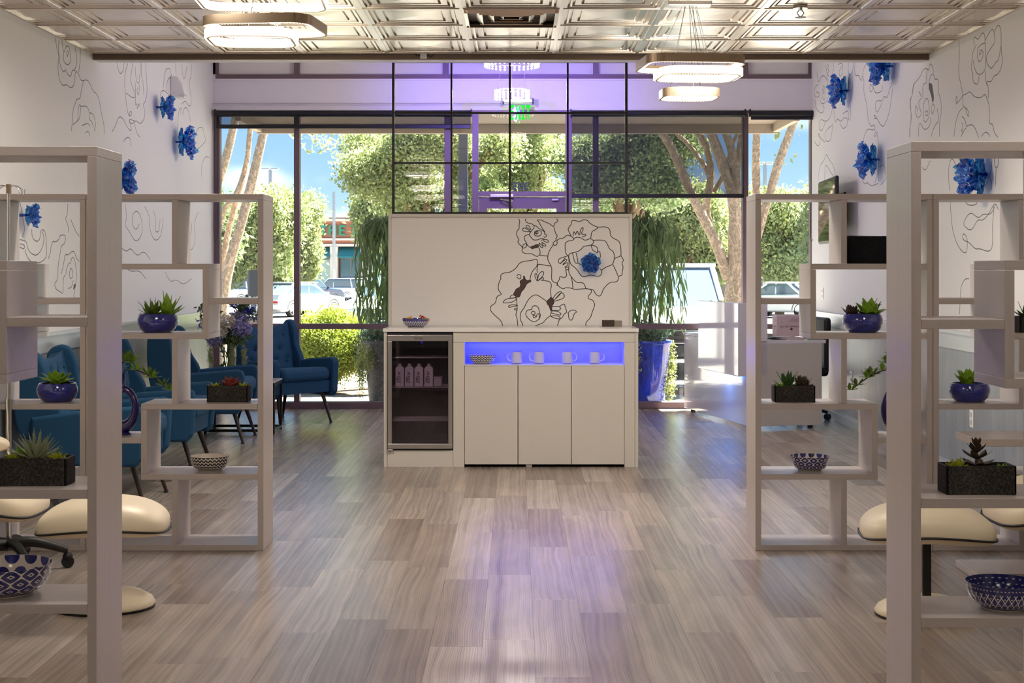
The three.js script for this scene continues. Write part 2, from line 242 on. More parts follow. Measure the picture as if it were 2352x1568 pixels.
// mural strokes: [zoom origin u, v, scale, polylines]; a polyline that starts with 'f' is filled
const strokes = {
  right: [
    [2080, 40, 3.732, [
      [40, 1020, 35, 940, 50, 880, 40, 700, 60, 660, 70, 570, 100, 540, 130, 500, 150, 445, 185, 435, 200, 460, 205, 405, 215, 395, 235, 430, 240, 490, 215, 490, 205, 540, 200, 565],
      [190, 440, 175, 490, 185, 560, 150, 570, 145, 620, 150, 690], [240, 490, 250, 540, 270, 520, 285, 560, 280, 650, 300, 690, 310, 800, 290, 900, 290, 1020], ['f', 200, 565, 225, 565, 230, 600, 245, 700, 230, 735, 225, 680, 200, 605],
      [230, 735, 255, 760, 240, 800, 230, 840, 215, 780, 235, 740], [115, 635, 140, 680, 130, 700, 110, 720, 115, 760, 140, 830, 110, 860], [155, 870, 150, 760, 170, 690, 195, 700, 205, 800, 200, 860, 170, 905, 155, 880], [165, 820, 180, 790, 195, 820, 185, 850, 170, 830],
      [110, 1020, 110, 930, 125, 900, 150, 950, 170, 965, 210, 930, 215, 860], [270, 780, 280, 830, 285, 890, 260, 915, 235, 960, 220, 1020], [85, 760, 80, 800, 100, 860], [90, 750, 105, 800],
      [455, 155, 465, 330, 450, 470, 480, 600, 490, 665, 490, 730, 500, 770, 460, 800, 430, 890, 415, 1020], [435, 745, 430, 690, 440, 670, 445, 710, 435, 745, 480, 690, 490, 665, 525, 655, 550, 630, 590, 685, 650, 690, 680, 650, 700, 700, 720, 760, 715, 920, 745, 905, 760, 990, 790, 1025],
      [500, 765, 540, 790, 545, 860, 520, 820, 515, 770], [485, 850, 510, 870, 520, 940, 545, 920, 580, 920, 610, 980, 625, 1030], [475, 1020, 500, 970, 520, 945], [485, 900, 495, 960, 475, 960, 490, 990], [650, 1020, 670, 990, 700, 980, 720, 1020],
      [590, 230, 580, 200, 595, 160, 615, 195, 640, 165, 660, 125, 680, 150, 680, 220], [605, 235, 575, 290, 570, 370, 560, 440, 580, 490, 575, 545, 605, 578, 625, 560, 630, 500], [680, 220, 620, 235, 615, 340, 630, 390, 665, 340, 665, 290, 640, 270, 630, 330, 650, 300],
      [580, 370, 590, 450, 630, 500, 680, 460, 690, 380, 685, 220], [680, 200, 740, 80, 760, 130, 770, 210, 740, 250, 695, 320, 690, 380, 720, 430, 740, 440, 775, 380, 800, 365, 815, 250], [765, 120, 780, 75, 805, 65, 820, 120, 818, 260, 830, 370, 820, 440, 790, 490, 755, 500, 735, 555, 700, 545, 695, 580, 710, 585, 710, 690], [680, 460, 690, 560, 700, 580],
      [145, 1285, 165, 1330, 210, 1230], [380, 1480, 365, 1380, 370, 1270, 390, 1210, 410, 1215, 435, 1285, 450, 1275], [660, 1480, 690, 1440, 715, 1370, 680, 1310, 660, 1250], [740, 1190, 740, 1300, 715, 1370, 740, 1400, 735, 1480], [760, 1200, 765, 1290, 790, 1290, 800, 1200], [775, 1300, 770, 1440]]],
    [1860, 100, 4.354, [
      [75, 175, 65, 240, 85, 410, 120, 310, 170, 340, 185, 470, 200, 490, 165, 590, 110, 610, 100, 520], [85, 410, 60, 420, 45, 480, 55, 540, 95, 530, 95, 490, 65, 485], [55, 560, 50, 640, 120, 710, 150, 650, 130, 620], [140, 420, 120, 470, 130, 560, 155, 560, 150, 450, 140, 420], [135, 450, 130, 500, 145, 500, 140, 460],
      [155, 180, 170, 290, 185, 370], [160, 200, 200, 220, 170, 250, 200, 270, 170, 300, 195, 330], [235, 180, 240, 250, 225, 320], [285, 210, 330, 180, 330, 290, 300, 340, 290, 280, 320, 230], [390, 180, 380, 250, 395, 330, 430, 280, 440, 180], ['f', 390, 330, 400, 350, 385, 510, 375, 490],
      [430, 280, 430, 500, 400, 580, 410, 660, 405, 770, 385, 760, 390, 660, 330, 700], [450, 180, 445, 280, 460, 330, 490, 310, 515, 385, 525, 330, 540, 240, 575, 190], [530, 330, 545, 360, 535, 480, 575, 620, 580, 760, 615, 840, 640, 805, 660, 850, 630, 870, 580, 845, 540, 930, 535, 985],
      [610, 170, 635, 290, 640, 450, 600, 500, 600, 390, 640, 450, 650, 490, 690, 495, 725, 470, 725, 420], [785, 190, 800, 230, 770, 310, 730, 370], [835, 190, 835, 370, 800, 440, 775, 550, 740, 520, 725, 580, 670, 565, 650, 620, 670, 710, 725, 590], [835, 380, 810, 650, 745, 835, 710, 820, 670, 745, 640, 705, 645, 755, 670, 745],
      [670, 870, 690, 1000, 690, 1380], [660, 880, 640, 910, 650, 935, 670, 900], [225, 640, 220, 720, 160, 790, 105, 745, 90, 850, 120, 880, 155, 790], [240, 650, 245, 810, 280, 740, 305, 790, 350, 730, 380, 760, 375, 820, 330, 860, 305, 800], [225, 800, 225, 970, 150, 985, 155, 870, 220, 820], [150, 985, 100, 940, 80, 910, 100, 900, 105, 950], [105, 960, 95, 1045, 45, 980],
      [80, 1420, 90, 1220, 140, 1180, 165, 1095, 185, 1150, 240, 1220, 260, 1350], [145, 1390, 150, 1270, 160, 1200, 210, 1290, 240, 1330], [515, 1330, 545, 1420, 570, 1380, 615, 1430, 650, 1410, 680, 1400], [700, 1240, 735, 1185, 760, 1280, 755, 1370, 710, 1410], [620, 1040, 690, 1090, 680, 1320, 650, 1390], [1045, 395, 1030, 430, 1025, 520, 1000, 560, 1005, 640, 1020, 740, 995, 870, 1000, 940]]],
    [2100, 420, 3.266, [
      [270, 130, 275, 310, 320, 470, 385, 540, 400, 480, 395, 400, 365, 375, 360, 420, 390, 440, 405, 440, 460, 500, 490, 490, 560, 520, 590, 480, 585, 300, 605, 145, 580, 240, 515, 230, 480, 270, 420, 210, 365, 300, 380, 330, 430, 365, 475, 270, 510, 285, 555, 240, 605, 140, 630, 200], [380, 130, 390, 170, 470, 165, 470, 130], [410, 720, 385, 710, 350, 770, 345, 850, 340, 985]]],
  ],
  left: [
    [100, 80, 4.1275, [
      [115, 30, 120, 120, 150, 200, 135, 270, 140, 400, 180, 490, 215, 465, 260, 510, 295, 470, 300, 340, 330, 360, 355, 440, 385, 430], [145, 60, 140, 130, 155, 290, 190, 365, 210, 320, 215, 360, 260, 405, 270, 330, 300, 340], [175, 50, 180, 120, 195, 165, 185, 220, 200, 270, 240, 290, 260, 240, 245, 110, 215, 100, 195, 165], [225, 210, 215, 170, 230, 145, 235, 180, 225, 205],
      [300, 110, 305, 180, 320, 220, 310, 300, 290, 335], [350, 130, 350, 220, 335, 350], [385, 430, 410, 420, 440, 460, 470, 540, 500, 550, 530, 620, 545, 740, 575, 850, 575, 940], [380, 435, 355, 530, 350, 605, 310, 610, 300, 660, 280, 700, 270, 850, 265, 910],
      [325, 800, 330, 650, 355, 680, 410, 670, 430, 720, 435, 740, 470, 745, 490, 820, 495, 860, 480, 910], [355, 680, 345, 780, 330, 810, 280, 850], [435, 740, 430, 800, 460, 820, 470, 880], [365, 860, 420, 830, 440, 870], [400, 930, 420, 900, 440, 960],
      [695, 265, 715, 380, 755, 350, 765, 265], [800, 270, 770, 350, 770, 520, 790, 700, 810, 775, 835, 760, 835, 720, 815, 735, 815, 770], [840, 265, 840, 330, 825, 400, 830, 460, 870, 560, 860, 610, 780, 550], [870, 300, 875, 450, 905, 450, 910, 520, 900, 580, 885, 540, 890, 500], [870, 455, 875, 600, 870, 680, 890, 640, 885, 715, 910, 640, 905, 680],
      [915, 265, 920, 360, 905, 400, 910, 450], [930, 265, 920, 350, 945, 450, 950, 560], [970, 265, 975, 420, 985, 520, 970, 630, 940, 660, 965, 720, 955, 800, 915, 850, 875, 805, 835, 855, 810, 810, 820, 800, 860, 815], [650, 920, 680, 870, 715, 765, 760, 800, 805, 900, 840, 910, 810, 810], [860, 830, 880, 930, 915, 970], [760, 1010, 790, 960, 830, 990, 825, 1050],
      [1135, 500, 1145, 330, 1200, 310, 1210, 390, 1240, 400, 1250, 540], [1165, 540, 1165, 440, 1210, 390], [1105, 700, 1105, 580, 1120, 520, 1165, 540, 1200, 590], [1105, 700, 1130, 740, 1150, 780], [1250, 270, 1260, 420], [1310, 270, 1320, 400, 1335, 430, 1360, 300], [1400, 270, 1405, 380, 1380, 440, 1390, 540, 1405, 640, 1380, 690, 1345, 620, 1310, 655],
      [1270, 900, 1275, 720, 1310, 680, 1300, 750], [1320, 760, 1330, 680, 1370, 700, 1395, 820], [1445, 950, 1455, 880, 1515, 875, 1520, 950, 1545, 1000, 1490, 1060, 1450, 1090], [1500, 1350, 1490, 1250, 1530, 1150, 1570, 1160]]],
    [0, 420, 5.2267, [
      [240, 240, 265, 340, 280, 470, 300, 560, 270, 650], [240, 680, 290, 690, 320, 710, 340, 820, 430, 880, 490, 820, 520, 740, 530, 650, 500, 560], [240, 730, 300, 740, 290, 800, 240, 770], [300, 800, 320, 900, 400, 960, 480, 960, 560, 900, 560, 760, 545, 580, 510, 560], [380, 560, 380, 650, 435, 710, 480, 680, 490, 570],
      [580, 910, 610, 830, 610, 760, 640, 690, 660, 715, 710, 680, 715, 630, 790, 620, 780, 730, 735, 750, 720, 860, 700, 960, 690, 1180, 655, 1190, 660, 1270, 750, 1325], [820, 590, 825, 520, 780, 430, 810, 380, 815, 250], [850, 440, 900, 570, 950, 640], [735, 1090, 765, 980, 780, 850, 820, 870, 885, 800, 915, 900, 950, 940],
      [790, 1100, 800, 1010, 830, 960, 845, 970, 865, 880, 900, 920, 915, 1060, 920, 1110, 910, 1200, 885, 1370], [850, 1020, 880, 1060, 870, 1140, 840, 1150, 830, 1090, 850, 1020], [820, 1265, 860, 1260, 880, 1170], [780, 1110, 760, 1120, 755, 1320], ['f', 890, 1220, 910, 1210, 905, 1250, 880, 1275]]],
    [270, 450, 4.0, [
      [70, 80, 90, 200, 60, 260, 110, 330, 160, 420, 200, 400, 230, 330, 220, 200, 180, 130, 140, 160, 130, 260, 170, 320, 200, 260], [40, 480, 80, 520, 120, 470, 180, 560, 240, 500, 300, 580], [250, 100, 300, 180, 290, 300, 340, 420, 400, 380, 420, 200], [330, 130, 360, 240, 340, 320, 380, 340, 390, 220], [620, 90, 600, 200, 640, 300, 610, 420, 680, 520, 720, 400, 700, 250, 740, 150], [650, 200, 690, 260, 670, 360, 640, 330, 650, 260], [60, 640, 110, 700, 200, 680, 260, 760], [440, 700, 480, 800, 540, 760, 600, 820, 680, 760]]],
  ],
  panel: [[1100, 490, 5.6, [
    [513, 72, 530, 100, 515, 140, 520, 200, 490, 220, 483, 270, 500, 310, 518, 345, 497, 360, 515, 395, 555, 425, 560, 450, 550, 480, 575, 510, 625, 520, 680, 515, 735, 555, 775, 545, 788, 520, 785, 470, 770, 440], [785, 535, 830, 545, 888, 548], [597, 72, 600, 105, 640, 128, 675, 128, 712, 158, 745, 162, 765, 195, 800, 205, 830, 225, 850, 245, 840, 265, 865, 270, 872, 290, 850, 310, 835, 300],
    [750, 85, 790, 75, 850, 110, 910, 130, 968, 182, 965, 130, 1015, 105, 1015, 85, 1000, 72], [750, 85, 775, 110, 800, 170, 850, 240], [968, 182, 985, 265, 1005, 270, 1005, 310, 985, 325, 1000, 345, 955, 370, 955, 405, 985, 415, 1010, 390, 1000, 350, 1030, 325, 1100, 315, 1120, 285, 1150, 278, 1190, 295],
    [745, 260, 730, 245, 745, 225, 765, 240, 755, 265, 725, 262, 720, 235, 745, 218, 800, 225, 805, 250, 795, 290, 725, 292, 713, 270, 718, 235], [668, 240, 640, 270, 660, 295, 700, 345, 760, 340, 800, 320, 835, 325], [712, 158, 710, 190, 690, 210, 668, 235], [640, 270, 580, 285, 585, 340, 605, 365, 625, 415, 665, 440],
    [668, 235, 600, 235, 565, 225, 560, 195, 590, 182, 668, 235], [668, 210, 620, 190, 605, 165, 620, 148, 650, 165, 668, 210], [800, 345, 840, 330, 890, 340, 895, 370, 870, 375, 830, 350], [810, 370, 850, 395, 865, 415, 845, 425, 815, 400, 810, 370], [775, 380, 820, 415, 825, 440, 800, 440, 780, 410, 775, 380], ['f', 670, 430, 690, 415, 705, 420, 725, 405, 755, 398, 768, 402, 765, 435, 735, 440, 715, 445, 695, 452, 680, 455], [565, 445, 560, 415, 590, 385, 620, 395, 610, 430, 575, 448],
    [1190, 295, 1145, 215, 1150, 190, 1190, 140, 1192, 95, 1225, 88, 1305, 108, 1340, 78, 1395, 85, 1425, 125, 1475, 155, 1535, 180, 1600, 170, 1660, 180, 1690, 215, 1685, 275, 1725, 320, 1790, 345, 1820, 385, 1830, 510, 1825, 545, 1868, 605, 1835, 630, 1860, 690, 1840, 760, 1845, 795, 1795, 805, 1790, 870, 1745, 885, 1700, 880, 1650, 915, 1595, 980, 1575, 1050, 1545, 1068, 1500, 1040, 1475, 980, 1430, 975, 1380, 965, 1220, 980, 1210, 965, 1115, 950, 1085, 978, 1010, 925, 1010, 895, 960, 885, 930, 850, 940, 710, 925, 670, 885, 600, 885, 545, 905, 480, 955, 405],
    [1190, 295, 1225, 320, 1215, 345, 1155, 352, 1110, 375, 1108, 430, 1115, 515, 1145, 545], [1225, 320, 1255, 305, 1310, 310, 1365, 350, 1410, 330, 1440, 325, 1450, 230, 1495, 215, 1535, 180], [1440, 325, 1475, 345, 1475, 380, 1445, 410, 1345, 420, 1320, 460, 1265, 495, 1175, 510, 1150, 540, 1165, 600, 1180, 655, 1230, 690, 1265, 725, 1300, 785, 1345, 825, 1420, 790, 1480, 800, 1550, 812, 1585, 770, 1580, 730, 1560, 715],
    [1475, 345, 1610, 335, 1650, 385, 1680, 460, 1735, 490, 1745, 570, 1725, 660, 1640, 685, 1585, 725], [1745, 580, 1825, 545], [1725, 660, 1770, 750, 1790, 805], [1445, 410, 1455, 475, 1500, 490, 1525, 520, 1530, 450, 1500, 415, 1445, 408], [1525, 485, 1555, 480, 1565, 550, 1555, 580, 1530, 575], [1205, 510, 1225, 610, 1245, 640, 1270, 645, 1275, 610, 1250, 510], [1275, 635, 1310, 660],
    [1215, 285, 1215, 245, 1225, 230, 1245, 280, 1255, 235, 1270, 225, 1280, 270, 1300, 280, 1300, 230, 1320, 190, 1335, 178, 1345, 195, 1330, 230, 1315, 270, 1375, 265, 1380, 285, 1330, 300], [1145, 545, 1060, 570, 1020, 590, 1020, 630, 1050, 650, 1110, 570], [1050, 645, 1120, 580, 1140, 600, 1080, 655], [1085, 660, 1140, 620, 1150, 660, 1110, 690], [1105, 690, 1165, 690, 1150, 725, 1120, 725], [1150, 545, 1165, 620, 1150, 760, 1195, 820, 1210, 960],
    [1115, 690, 1120, 760, 1135, 800, 1100, 830, 1040, 805, 1035, 855, 1010, 885, 1005, 925], [1195, 820, 1245, 895, 1330, 885, 1360, 915, 1375, 965], [305, 1450, 300, 1390, 200, 1310, 145, 1245, 145, 1195, 220, 1150, 225, 1065, 300, 1040, 255, 1000, 245, 930, 270, 860, 285, 835, 275, 800, 310, 765, 400, 760, 480, 705, 530, 620, 680, 605, 740, 582, 755, 620, 745, 690, 690, 735, 665, 800, 655, 870],
    [760, 655, 800, 655, 870, 670, 925, 675], [760, 655, 745, 720, 750, 760], [750, 870, 720, 820, 720, 775, 745, 770, 755, 860], [755, 860, 760, 800, 800, 745, 835, 750, 830, 795, 790, 840, 755, 865], [770, 862, 825, 810, 835, 850, 800, 862], [820, 862, 890, 868, 925, 890, 935, 930, 920, 990, 930, 1075], [490, 800, 505, 780, 535, 790, 545, 830, 520, 848, 490, 820],
    ['f', 575, 805, 590, 810, 590, 840, 625, 870, 665, 850, 670, 880, 630, 890, 605, 920, 590, 960, 540, 1010, 525, 1075, 490, 1075, 440, 1045, 465, 1000, 480, 970, 530, 950, 540, 910, 525, 880, 545, 855, 575, 845], [490, 1075, 485, 1110, 495, 1240, 470, 1305, 490, 1330, 500, 1450], [400, 1080, 410, 1050, 470, 1045, 480, 1085, 400, 1090], [480, 1085, 400, 1090, 350, 1100, 305, 1140, 320, 1155, 440, 1140, 485, 1100], [495, 1180, 430, 1170, 375, 1190, 385, 1210, 430, 1200, 495, 1185], [495, 1215, 455, 1225, 455, 1240, 495, 1240],
    [565, 1450, 560, 1410, 530, 1370, 530, 1280, 580, 1220, 635, 1100, 710, 1045, 760, 1050, 870, 1130], [680, 1235, 680, 1200, 720, 1182, 760, 1200, 775, 1240, 780, 1280, 795, 1310, 775, 1360, 725, 1395, 680, 1390, 610, 1330, 600, 1280, 625, 1240, 680, 1235], [675, 1270, 695, 1250, 725, 1270, 720, 1300, 690, 1305, 672, 1280, 675, 1270], [695, 1310, 720, 1310, 735, 1330, 710, 1345, 695, 1325], [740, 1330, 745, 1295, 770, 1285, 780, 1320, 775, 1360],
    ['f', 870, 1130, 905, 1105, 925, 1075, 945, 1095, 965, 1110, 965, 1160, 940, 1180, 935, 1260, 920, 1245, 905, 1190, 880, 1165], [930, 1260, 930, 1310, 870, 1350, 830, 1405, 790, 1420, 720, 1450], [950, 1095, 1000, 1020, 1060, 1000, 1065, 1020, 975, 1110], [975, 1110, 1040, 1030, 1070, 1015, 1105, 1055, 1090, 1095, 970, 1130], [945, 1200, 1000, 1192, 1050, 1205, 1050, 1240, 1000, 1250, 940, 1245], [940, 1255, 1000, 1252, 1055, 1280, 1055, 1310, 1000, 1300, 935, 1280], [925, 1320, 1000, 1310, 1050, 1340, 1040, 1360, 980, 1350, 925, 1325],
    [1040, 1195, 1095, 1150, 1110, 1200, 1135, 1275, 1095, 1290, 1075, 1340, 1030, 1365, 1010, 1450], [1145, 1280, 1190, 1235, 1250, 1250, 1255, 1275, 1225, 1285, 1210, 1350, 1185, 1382, 1155, 1350, 1150, 1285], [1380, 965, 1440, 975, 1455, 1010, 1395, 1075, 1420, 1105, 1470, 1115, 1495, 1180, 1455, 1270, 1440, 1340, 1375, 1400, 1375, 1450]]]],
};
function drawStrokes(c, sets, map, width, fill) {
  c.lineJoin = c.lineCap = 'round'; c.strokeStyle = '#17140f'; c.lineWidth = width;
  for (const [u0, v0, k, lines] of sets) for (const raw of lines) {
    const filled = raw[0] === 'f', l = filled ? raw.slice(1) : raw, p = [];
    for (let i = 0; i < l.length; i += 2) p.push(map(u0 + l[i] / k, v0 + l[i + 1] / k));
    c.beginPath(); c.moveTo(...p[0]);
    for (let i = 1; i + 1 < p.length; i++) c.quadraticCurveTo(p[i][0], p[i][1], (p[i][0] + p[i + 1][0]) / 2, (p[i][1] + p[i + 1][1]) / 2);
    c.lineTo(...p[p.length - 1]);
    if (filled) { c.closePath(); c.fillStyle = fill; c.fill(); } c.stroke();
  }
}
const MD0 = 7.7, MD1 = DW, MY0 = 1.05, MY1 = 3.45;               // the drawn part of the side walls, in metres
function muralTexture(side) {
  const wall = side === 'left' ? WL : WR;
  return canvasTex(2048, 1024, (c, w, h) => {
    c.fillStyle = '#e6e5e3'; c.fillRect(0, 0, w, h);
    drawStrokes(c, strokes[side], (u, v) => { const d = wall * FOCAL / (u - CX), y = Y(v, d); return [side === 'left' ? (MD1 - d) / (MD1 - MD0) * w : (d - MD0) / (MD1 - MD0) * w, (MY1 - y) / (MY1 - MY0) * h].map((q, i) => (i ? q : side === 'left' ? w - q : w - q)); }, 1.8, '#3b3430');
  });
}
for (const side of ['left', 'right']) {
  const x = side === 'left' ? WL : WR, s = side === 'left' ? -1 : 1, wall = place(new THREE.Group(), 'wall_' + side, scene), o = x + s * 0.2;
  struct(wall, 'white ' + side + ' wall with black line flowers above a silver dado');
  part('plaster', [span(x, o, 0, CEIL + 0.1, BACK, -MD0), span(x, o, 0, MY0, -MD0, -MD1), span(x, o, MY1, HIGH, -MD0, -MD1)], M.paint, wall);
  const mat = std({ map: muralTexture(side), bumpMap: T.paint, bumpScale: 0.0004, roughness: 0.55 });
  const g = new THREE.PlaneGeometry(MD1 - MD0, MY1 - MY0); g.rotateY(-s * Math.PI / 2).translate(x, (MY0 + MY1) / 2, -(MD0 + MD1) / 2);
  part('mural', g, mat, wall);
  part('mural_backing', span(x + s * 0.002, o, MY0, MY1, -MD0, -MD1), M.paint, wall);
  part('dado_panel', span(x, x - s * 0.006, 0.1, 0.9, 2, -DW), M.silverPaper, wall);
  part('rail', [span(x, x - s * 0.02, 0.89, 1.0, 2, -DW), span(x, x - s * 0.045, 1.0, 1.02, 2, -DW)], M.rail, wall);
  struct(part('baseboard_' + side, [span(x, x - s * 0.018, 0, 0.075, 2, -DW), span(x, x - s * 0.012, 0.075, 0.1, 2, -DW)], M.rail, scene), 'silver skirting board along the ' + side + ' wall');
}
// ---------------------------------------------------------------- the window wall
const YT = Y(255, DW), YR = Y(749, DW), ux = (u) => X(u, DW);
{
  const w = place(new THREE.Group(), 'wall_window', scene); struct(w, 'lilac-lit header wall above the shop windows');
  part('header', span(WL - 0.2, WR + 0.2, YT, Y(183, DW), -DW + 0.06, -DW - 0.2), M.lilac, w);
  part('moulding', [span(WL, WR, YT, YT + 0.03, -DW + 0.06, -DW + 0.085), span(WL, WR, Y(183, DW) - 0.015, Y(183, DW), -DW + 0.06, -DW + 0.075)], M.lilac, w);
  part('conduit', [bar([WL, Y(238, DW), -DW + 0.075], [ux(1158), Y(238, DW), -DW + 0.075], 0.009), bar([WL, Y(242, DW), -DW + 0.073], [ux(1158), Y(242, DW), -DW + 0.073], 0.006)], M.lilac, w);
  part('upper_wall', span(WL - 0.2, WR + 0.2, HIGH - 0.06, HIGH, -DW + 0.06, -DW - 0.2), M.lilac, w);
  part('jamb', [span(WL - 0.2, ux(497), 0, HIGH, -DW + 0.05, -DW - 0.2), span(ux(1868), WR + 0.2, 0, HIGH, -DW + 0.05, -DW - 0.2)], M.lilac, w);
  const fr = place(new THREE.Group(), 'window_1', scene); struct(fr, 'clerestory of frosted white panes in mauve frames');
  part('frame', [span(ux(497), ux(1868), Y(183, DW), Y(172, DW), -DW + 0.05, -DW - 0.05), ...[497, 683, 1025, 1368, 1711, 1862].map((u) => span(ux(u) - 0.027, ux(u) + 0.027, Y(172, DW), HIGH - 0.06, -DW + 0.05, -DW - 0.05))], M.mullion, fr);
  const cl = [497, 683, 1025, 1368, 1711, 1862], frosted = std({ color: 0xdcd8d5, transmission: 0.12, roughness: 1, thickness: 0 });
  for (let i = 0; i < 5; i++) part('pane', span(ux(cl[i]) + 0.027, ux(cl[i + 1]) - 0.027, Y(172, DW), HIGH - 0.06, -DW, -DW - 0.012), frosted, fr);
}
function pane(u0, u1, y0, y1, parent) { const g = new THREE.PlaneGeometry(ux(u1) - ux(u0), y1 - y0).translate((ux(u0) + ux(u1)) / 2, (y0 + y1) / 2, -DW); return part('pane', g, M.glass, parent); }
function post(u, w, y0, y1, parent, d = 0.11) { return part('mullion', rbox(w, y1 - y0, d, 0.004, ux(u), (y0 + y1) / 2, -DW), M.mullion, parent); }
function sill(u0, u1, y0, y1, parent, d = 0.13) { return part('rail', rbox(ux(u1) - ux(u0), y1 - y0, d, 0.004, (ux(u0) + ux(u1)) / 2, (y0 + y1) / 2, -DW), M.mullion, parent); }
{
  const a = place(new THREE.Group(), 'window_2', scene); struct(a, 'wide shop window left of the door');
  for (const u of [500, 683, 1028]) post(u, u === 683 ? 0.058 : 0.062, 0.07, YT, a);
  sill(490, 1090, 0, 0.07, a); sill(500, 1028, YR - 0.027, YR + 0.027, a); sill(497, 1090, YT - 0.03, YT, a);
  for (const [p, q] of [[500, 683], [683, 1028]]) { pane(p, q, 0.07, YR, a); pane(p, q, YR, YT - 0.03, a); }
  const b = place(new THREE.Group(), 'window_3', scene); struct(b, 'narrow sidelight beside the door'); pane(1028, 1092, 0.07, YT, b);
  const c = place(new THREE.Group(), 'window_4', scene); struct(c, 'wide shop window right of the door');
  for (const u of [1368, 1711, 1866]) post(u, 0.058, 0.07, YT, c);
  sill(1306, 1870, 0, 0.07, c); sill(1306, 1868, YR - 0.027, YR + 0.027, c); sill(1306, 1868, YT - 0.03, YT, c);
  for (const [p, q] of [[1306, 1368], [1368, 1711], [1711, 1866]]) { pane(p, q, 0.07, YR, c); pane(p, q, YR, YT - 0.03, c); }
  const d = place(new THREE.Group(), 'door_1', scene); struct(d, 'mauve framed glass entrance door with a transom');
  const y1 = Y(440, DW), y2 = Y(451, DW), y3 = Y(479, DW), z = -DW;
  part('door_frame', [span(ux(1085), ux(1099), 0, YT, z + 0.07, z - 0.08), span(ux(1299), ux(1313), 0, YT, z + 0.07, z - 0.08), span(ux(1099), ux(1299), y2, y1, z + 0.07, z - 0.08), span(ux(1099), ux(1299), YT - 0.03, YT, z + 0.07, z - 0.08)], M.mullion, d);
  const tr = pane(1099, 1299, y1, YT - 0.03, d); tr.name = 'transom_pane';
  const leaf = sub('door_leaf', d);
  part('stile', [span(ux(1100), ux(1118), 0.01, y2 - 0.01, z + 0.025, z - 0.025), span(ux(1278), ux(1298), 0.01, y2 - 0.01, z + 0.025, z - 0.025), span(ux(1118), ux(1278), y3, y2 - 0.01, z + 0.025, z - 0.025), span(ux(1118), ux(1278), 0.01, 0.26, z + 0.025, z - 0.025)], M.mullion, leaf);
  part('pane', new THREE.PlaneGeometry(ux(1278) - ux(1118), y3 - 0.26).translate((ux(1118) + ux(1278)) / 2, (y3 + 0.26) / 2, z), M.glass, leaf);
  part('door_closer', [rbox(ux(1180) - ux(1126), 0.035, 0.05, 0.006, (ux(1126) + ux(1180)) / 2, Y(450.5, DW), z + 0.1), bar([ux(1150), Y(458, DW), z + 0.11], [ux(1178), Y(463, DW), z + 0.2], 0.009), bar([ux(1178), Y(463, DW), z + 0.2], [ux(1160), Y(457, DW), z + 0.05], 0.009), rbox(0.07, 0.02, 0.03, 0.004, ux(1275), Y(459, DW), z + 0.05)], M.steel, d);
  part('push_bar', [bar([ux(1120), 1.0, z + 0.08], [ux(1276), 1.0, z + 0.08], 0.014)], M.steel, d);
  const num = text('305', 0.083, 0.002); num.rotateY(Math.PI).translate(ux(1196), Y(428, DW), z - 0.004);
  part('street_number', num, std({ color: 0x4a5654, roughness: 0.6 }), d);
}
{ // roller shades
  const fabric = std({ color: 0x2b2e31, roughness: 0.9, transparent: true, opacity: 0.46 }), hem = std({ color: 0x101018, roughness: 0.4 });
  const shade = (u0, u1, v, label) => {
    const z = -DW + 0.125, s = thing('roller_shade', label, 'shade', [(ux(u0) + ux(u1)) / 2, YT, z], 0, 'roller shades'), w = ux(u1) - ux(u0), top = Y(272, DW) - YT, low = Y(v, DW) - YT;
    part('roller', new THREE.CylinderGeometry(0.034, 0.034, w, 20).rotateZ(Math.PI / 2).translate(0, -0.04, 0), hem, s);
    if (low < top - 0.02) { part('fabric', span(-w / 2 + 0.01, w / 2 - 0.01, low, top + 0.02, -0.0008, 0.0008), fabric, s); part('hem_bar', rbox(w - 0.02, 0.042, 0.016, 0.006, 0, low - 0.015, 0), hem, s); }
    else part('hem_bar', rbox(w - 0.02, 0.03, 0.016, 0.006, 0, -0.088, 0), hem, s);
    for (const k of [-1, 1]) part('bracket', rbox(0.012, 0.08, 0.07, 0.003, k * w / 2, -0.035, 0), hem, s);
    return s;
  };
  shade(500, 1084, 290, 'dark roller shade rolled up over the wide left window');
  shade(1310, 1707, 448, 'dark see-through roller shade drawn halfway down right of the door');
  shade(1718, 1864, 262, 'dark roller shade fully rolled up beside the right wall');
  const chain = thing('shade_chain', 'thin beaded pull chain hanging by the right wall', 'chain', [ux(1864), Y(272, DW), -DW + 0.12]);
  part('loop', tube([[0, 0, 0], [0.004, -0.7, 0.01], [-0.006, -1.25, 0], [-0.03, -1.28, 0], [-0.035, -1.2, 0], [-0.03, -0.6, 0.01], [-0.025, 0, 0]], 0.003, 60, 5), M.plastic, chain);
  const chain2 = dup(chain, [ux(500) + 0.02, Y(272, DW), -DW + 0.12], 0, 'thin beaded pull chain hanging by the left wall');
}
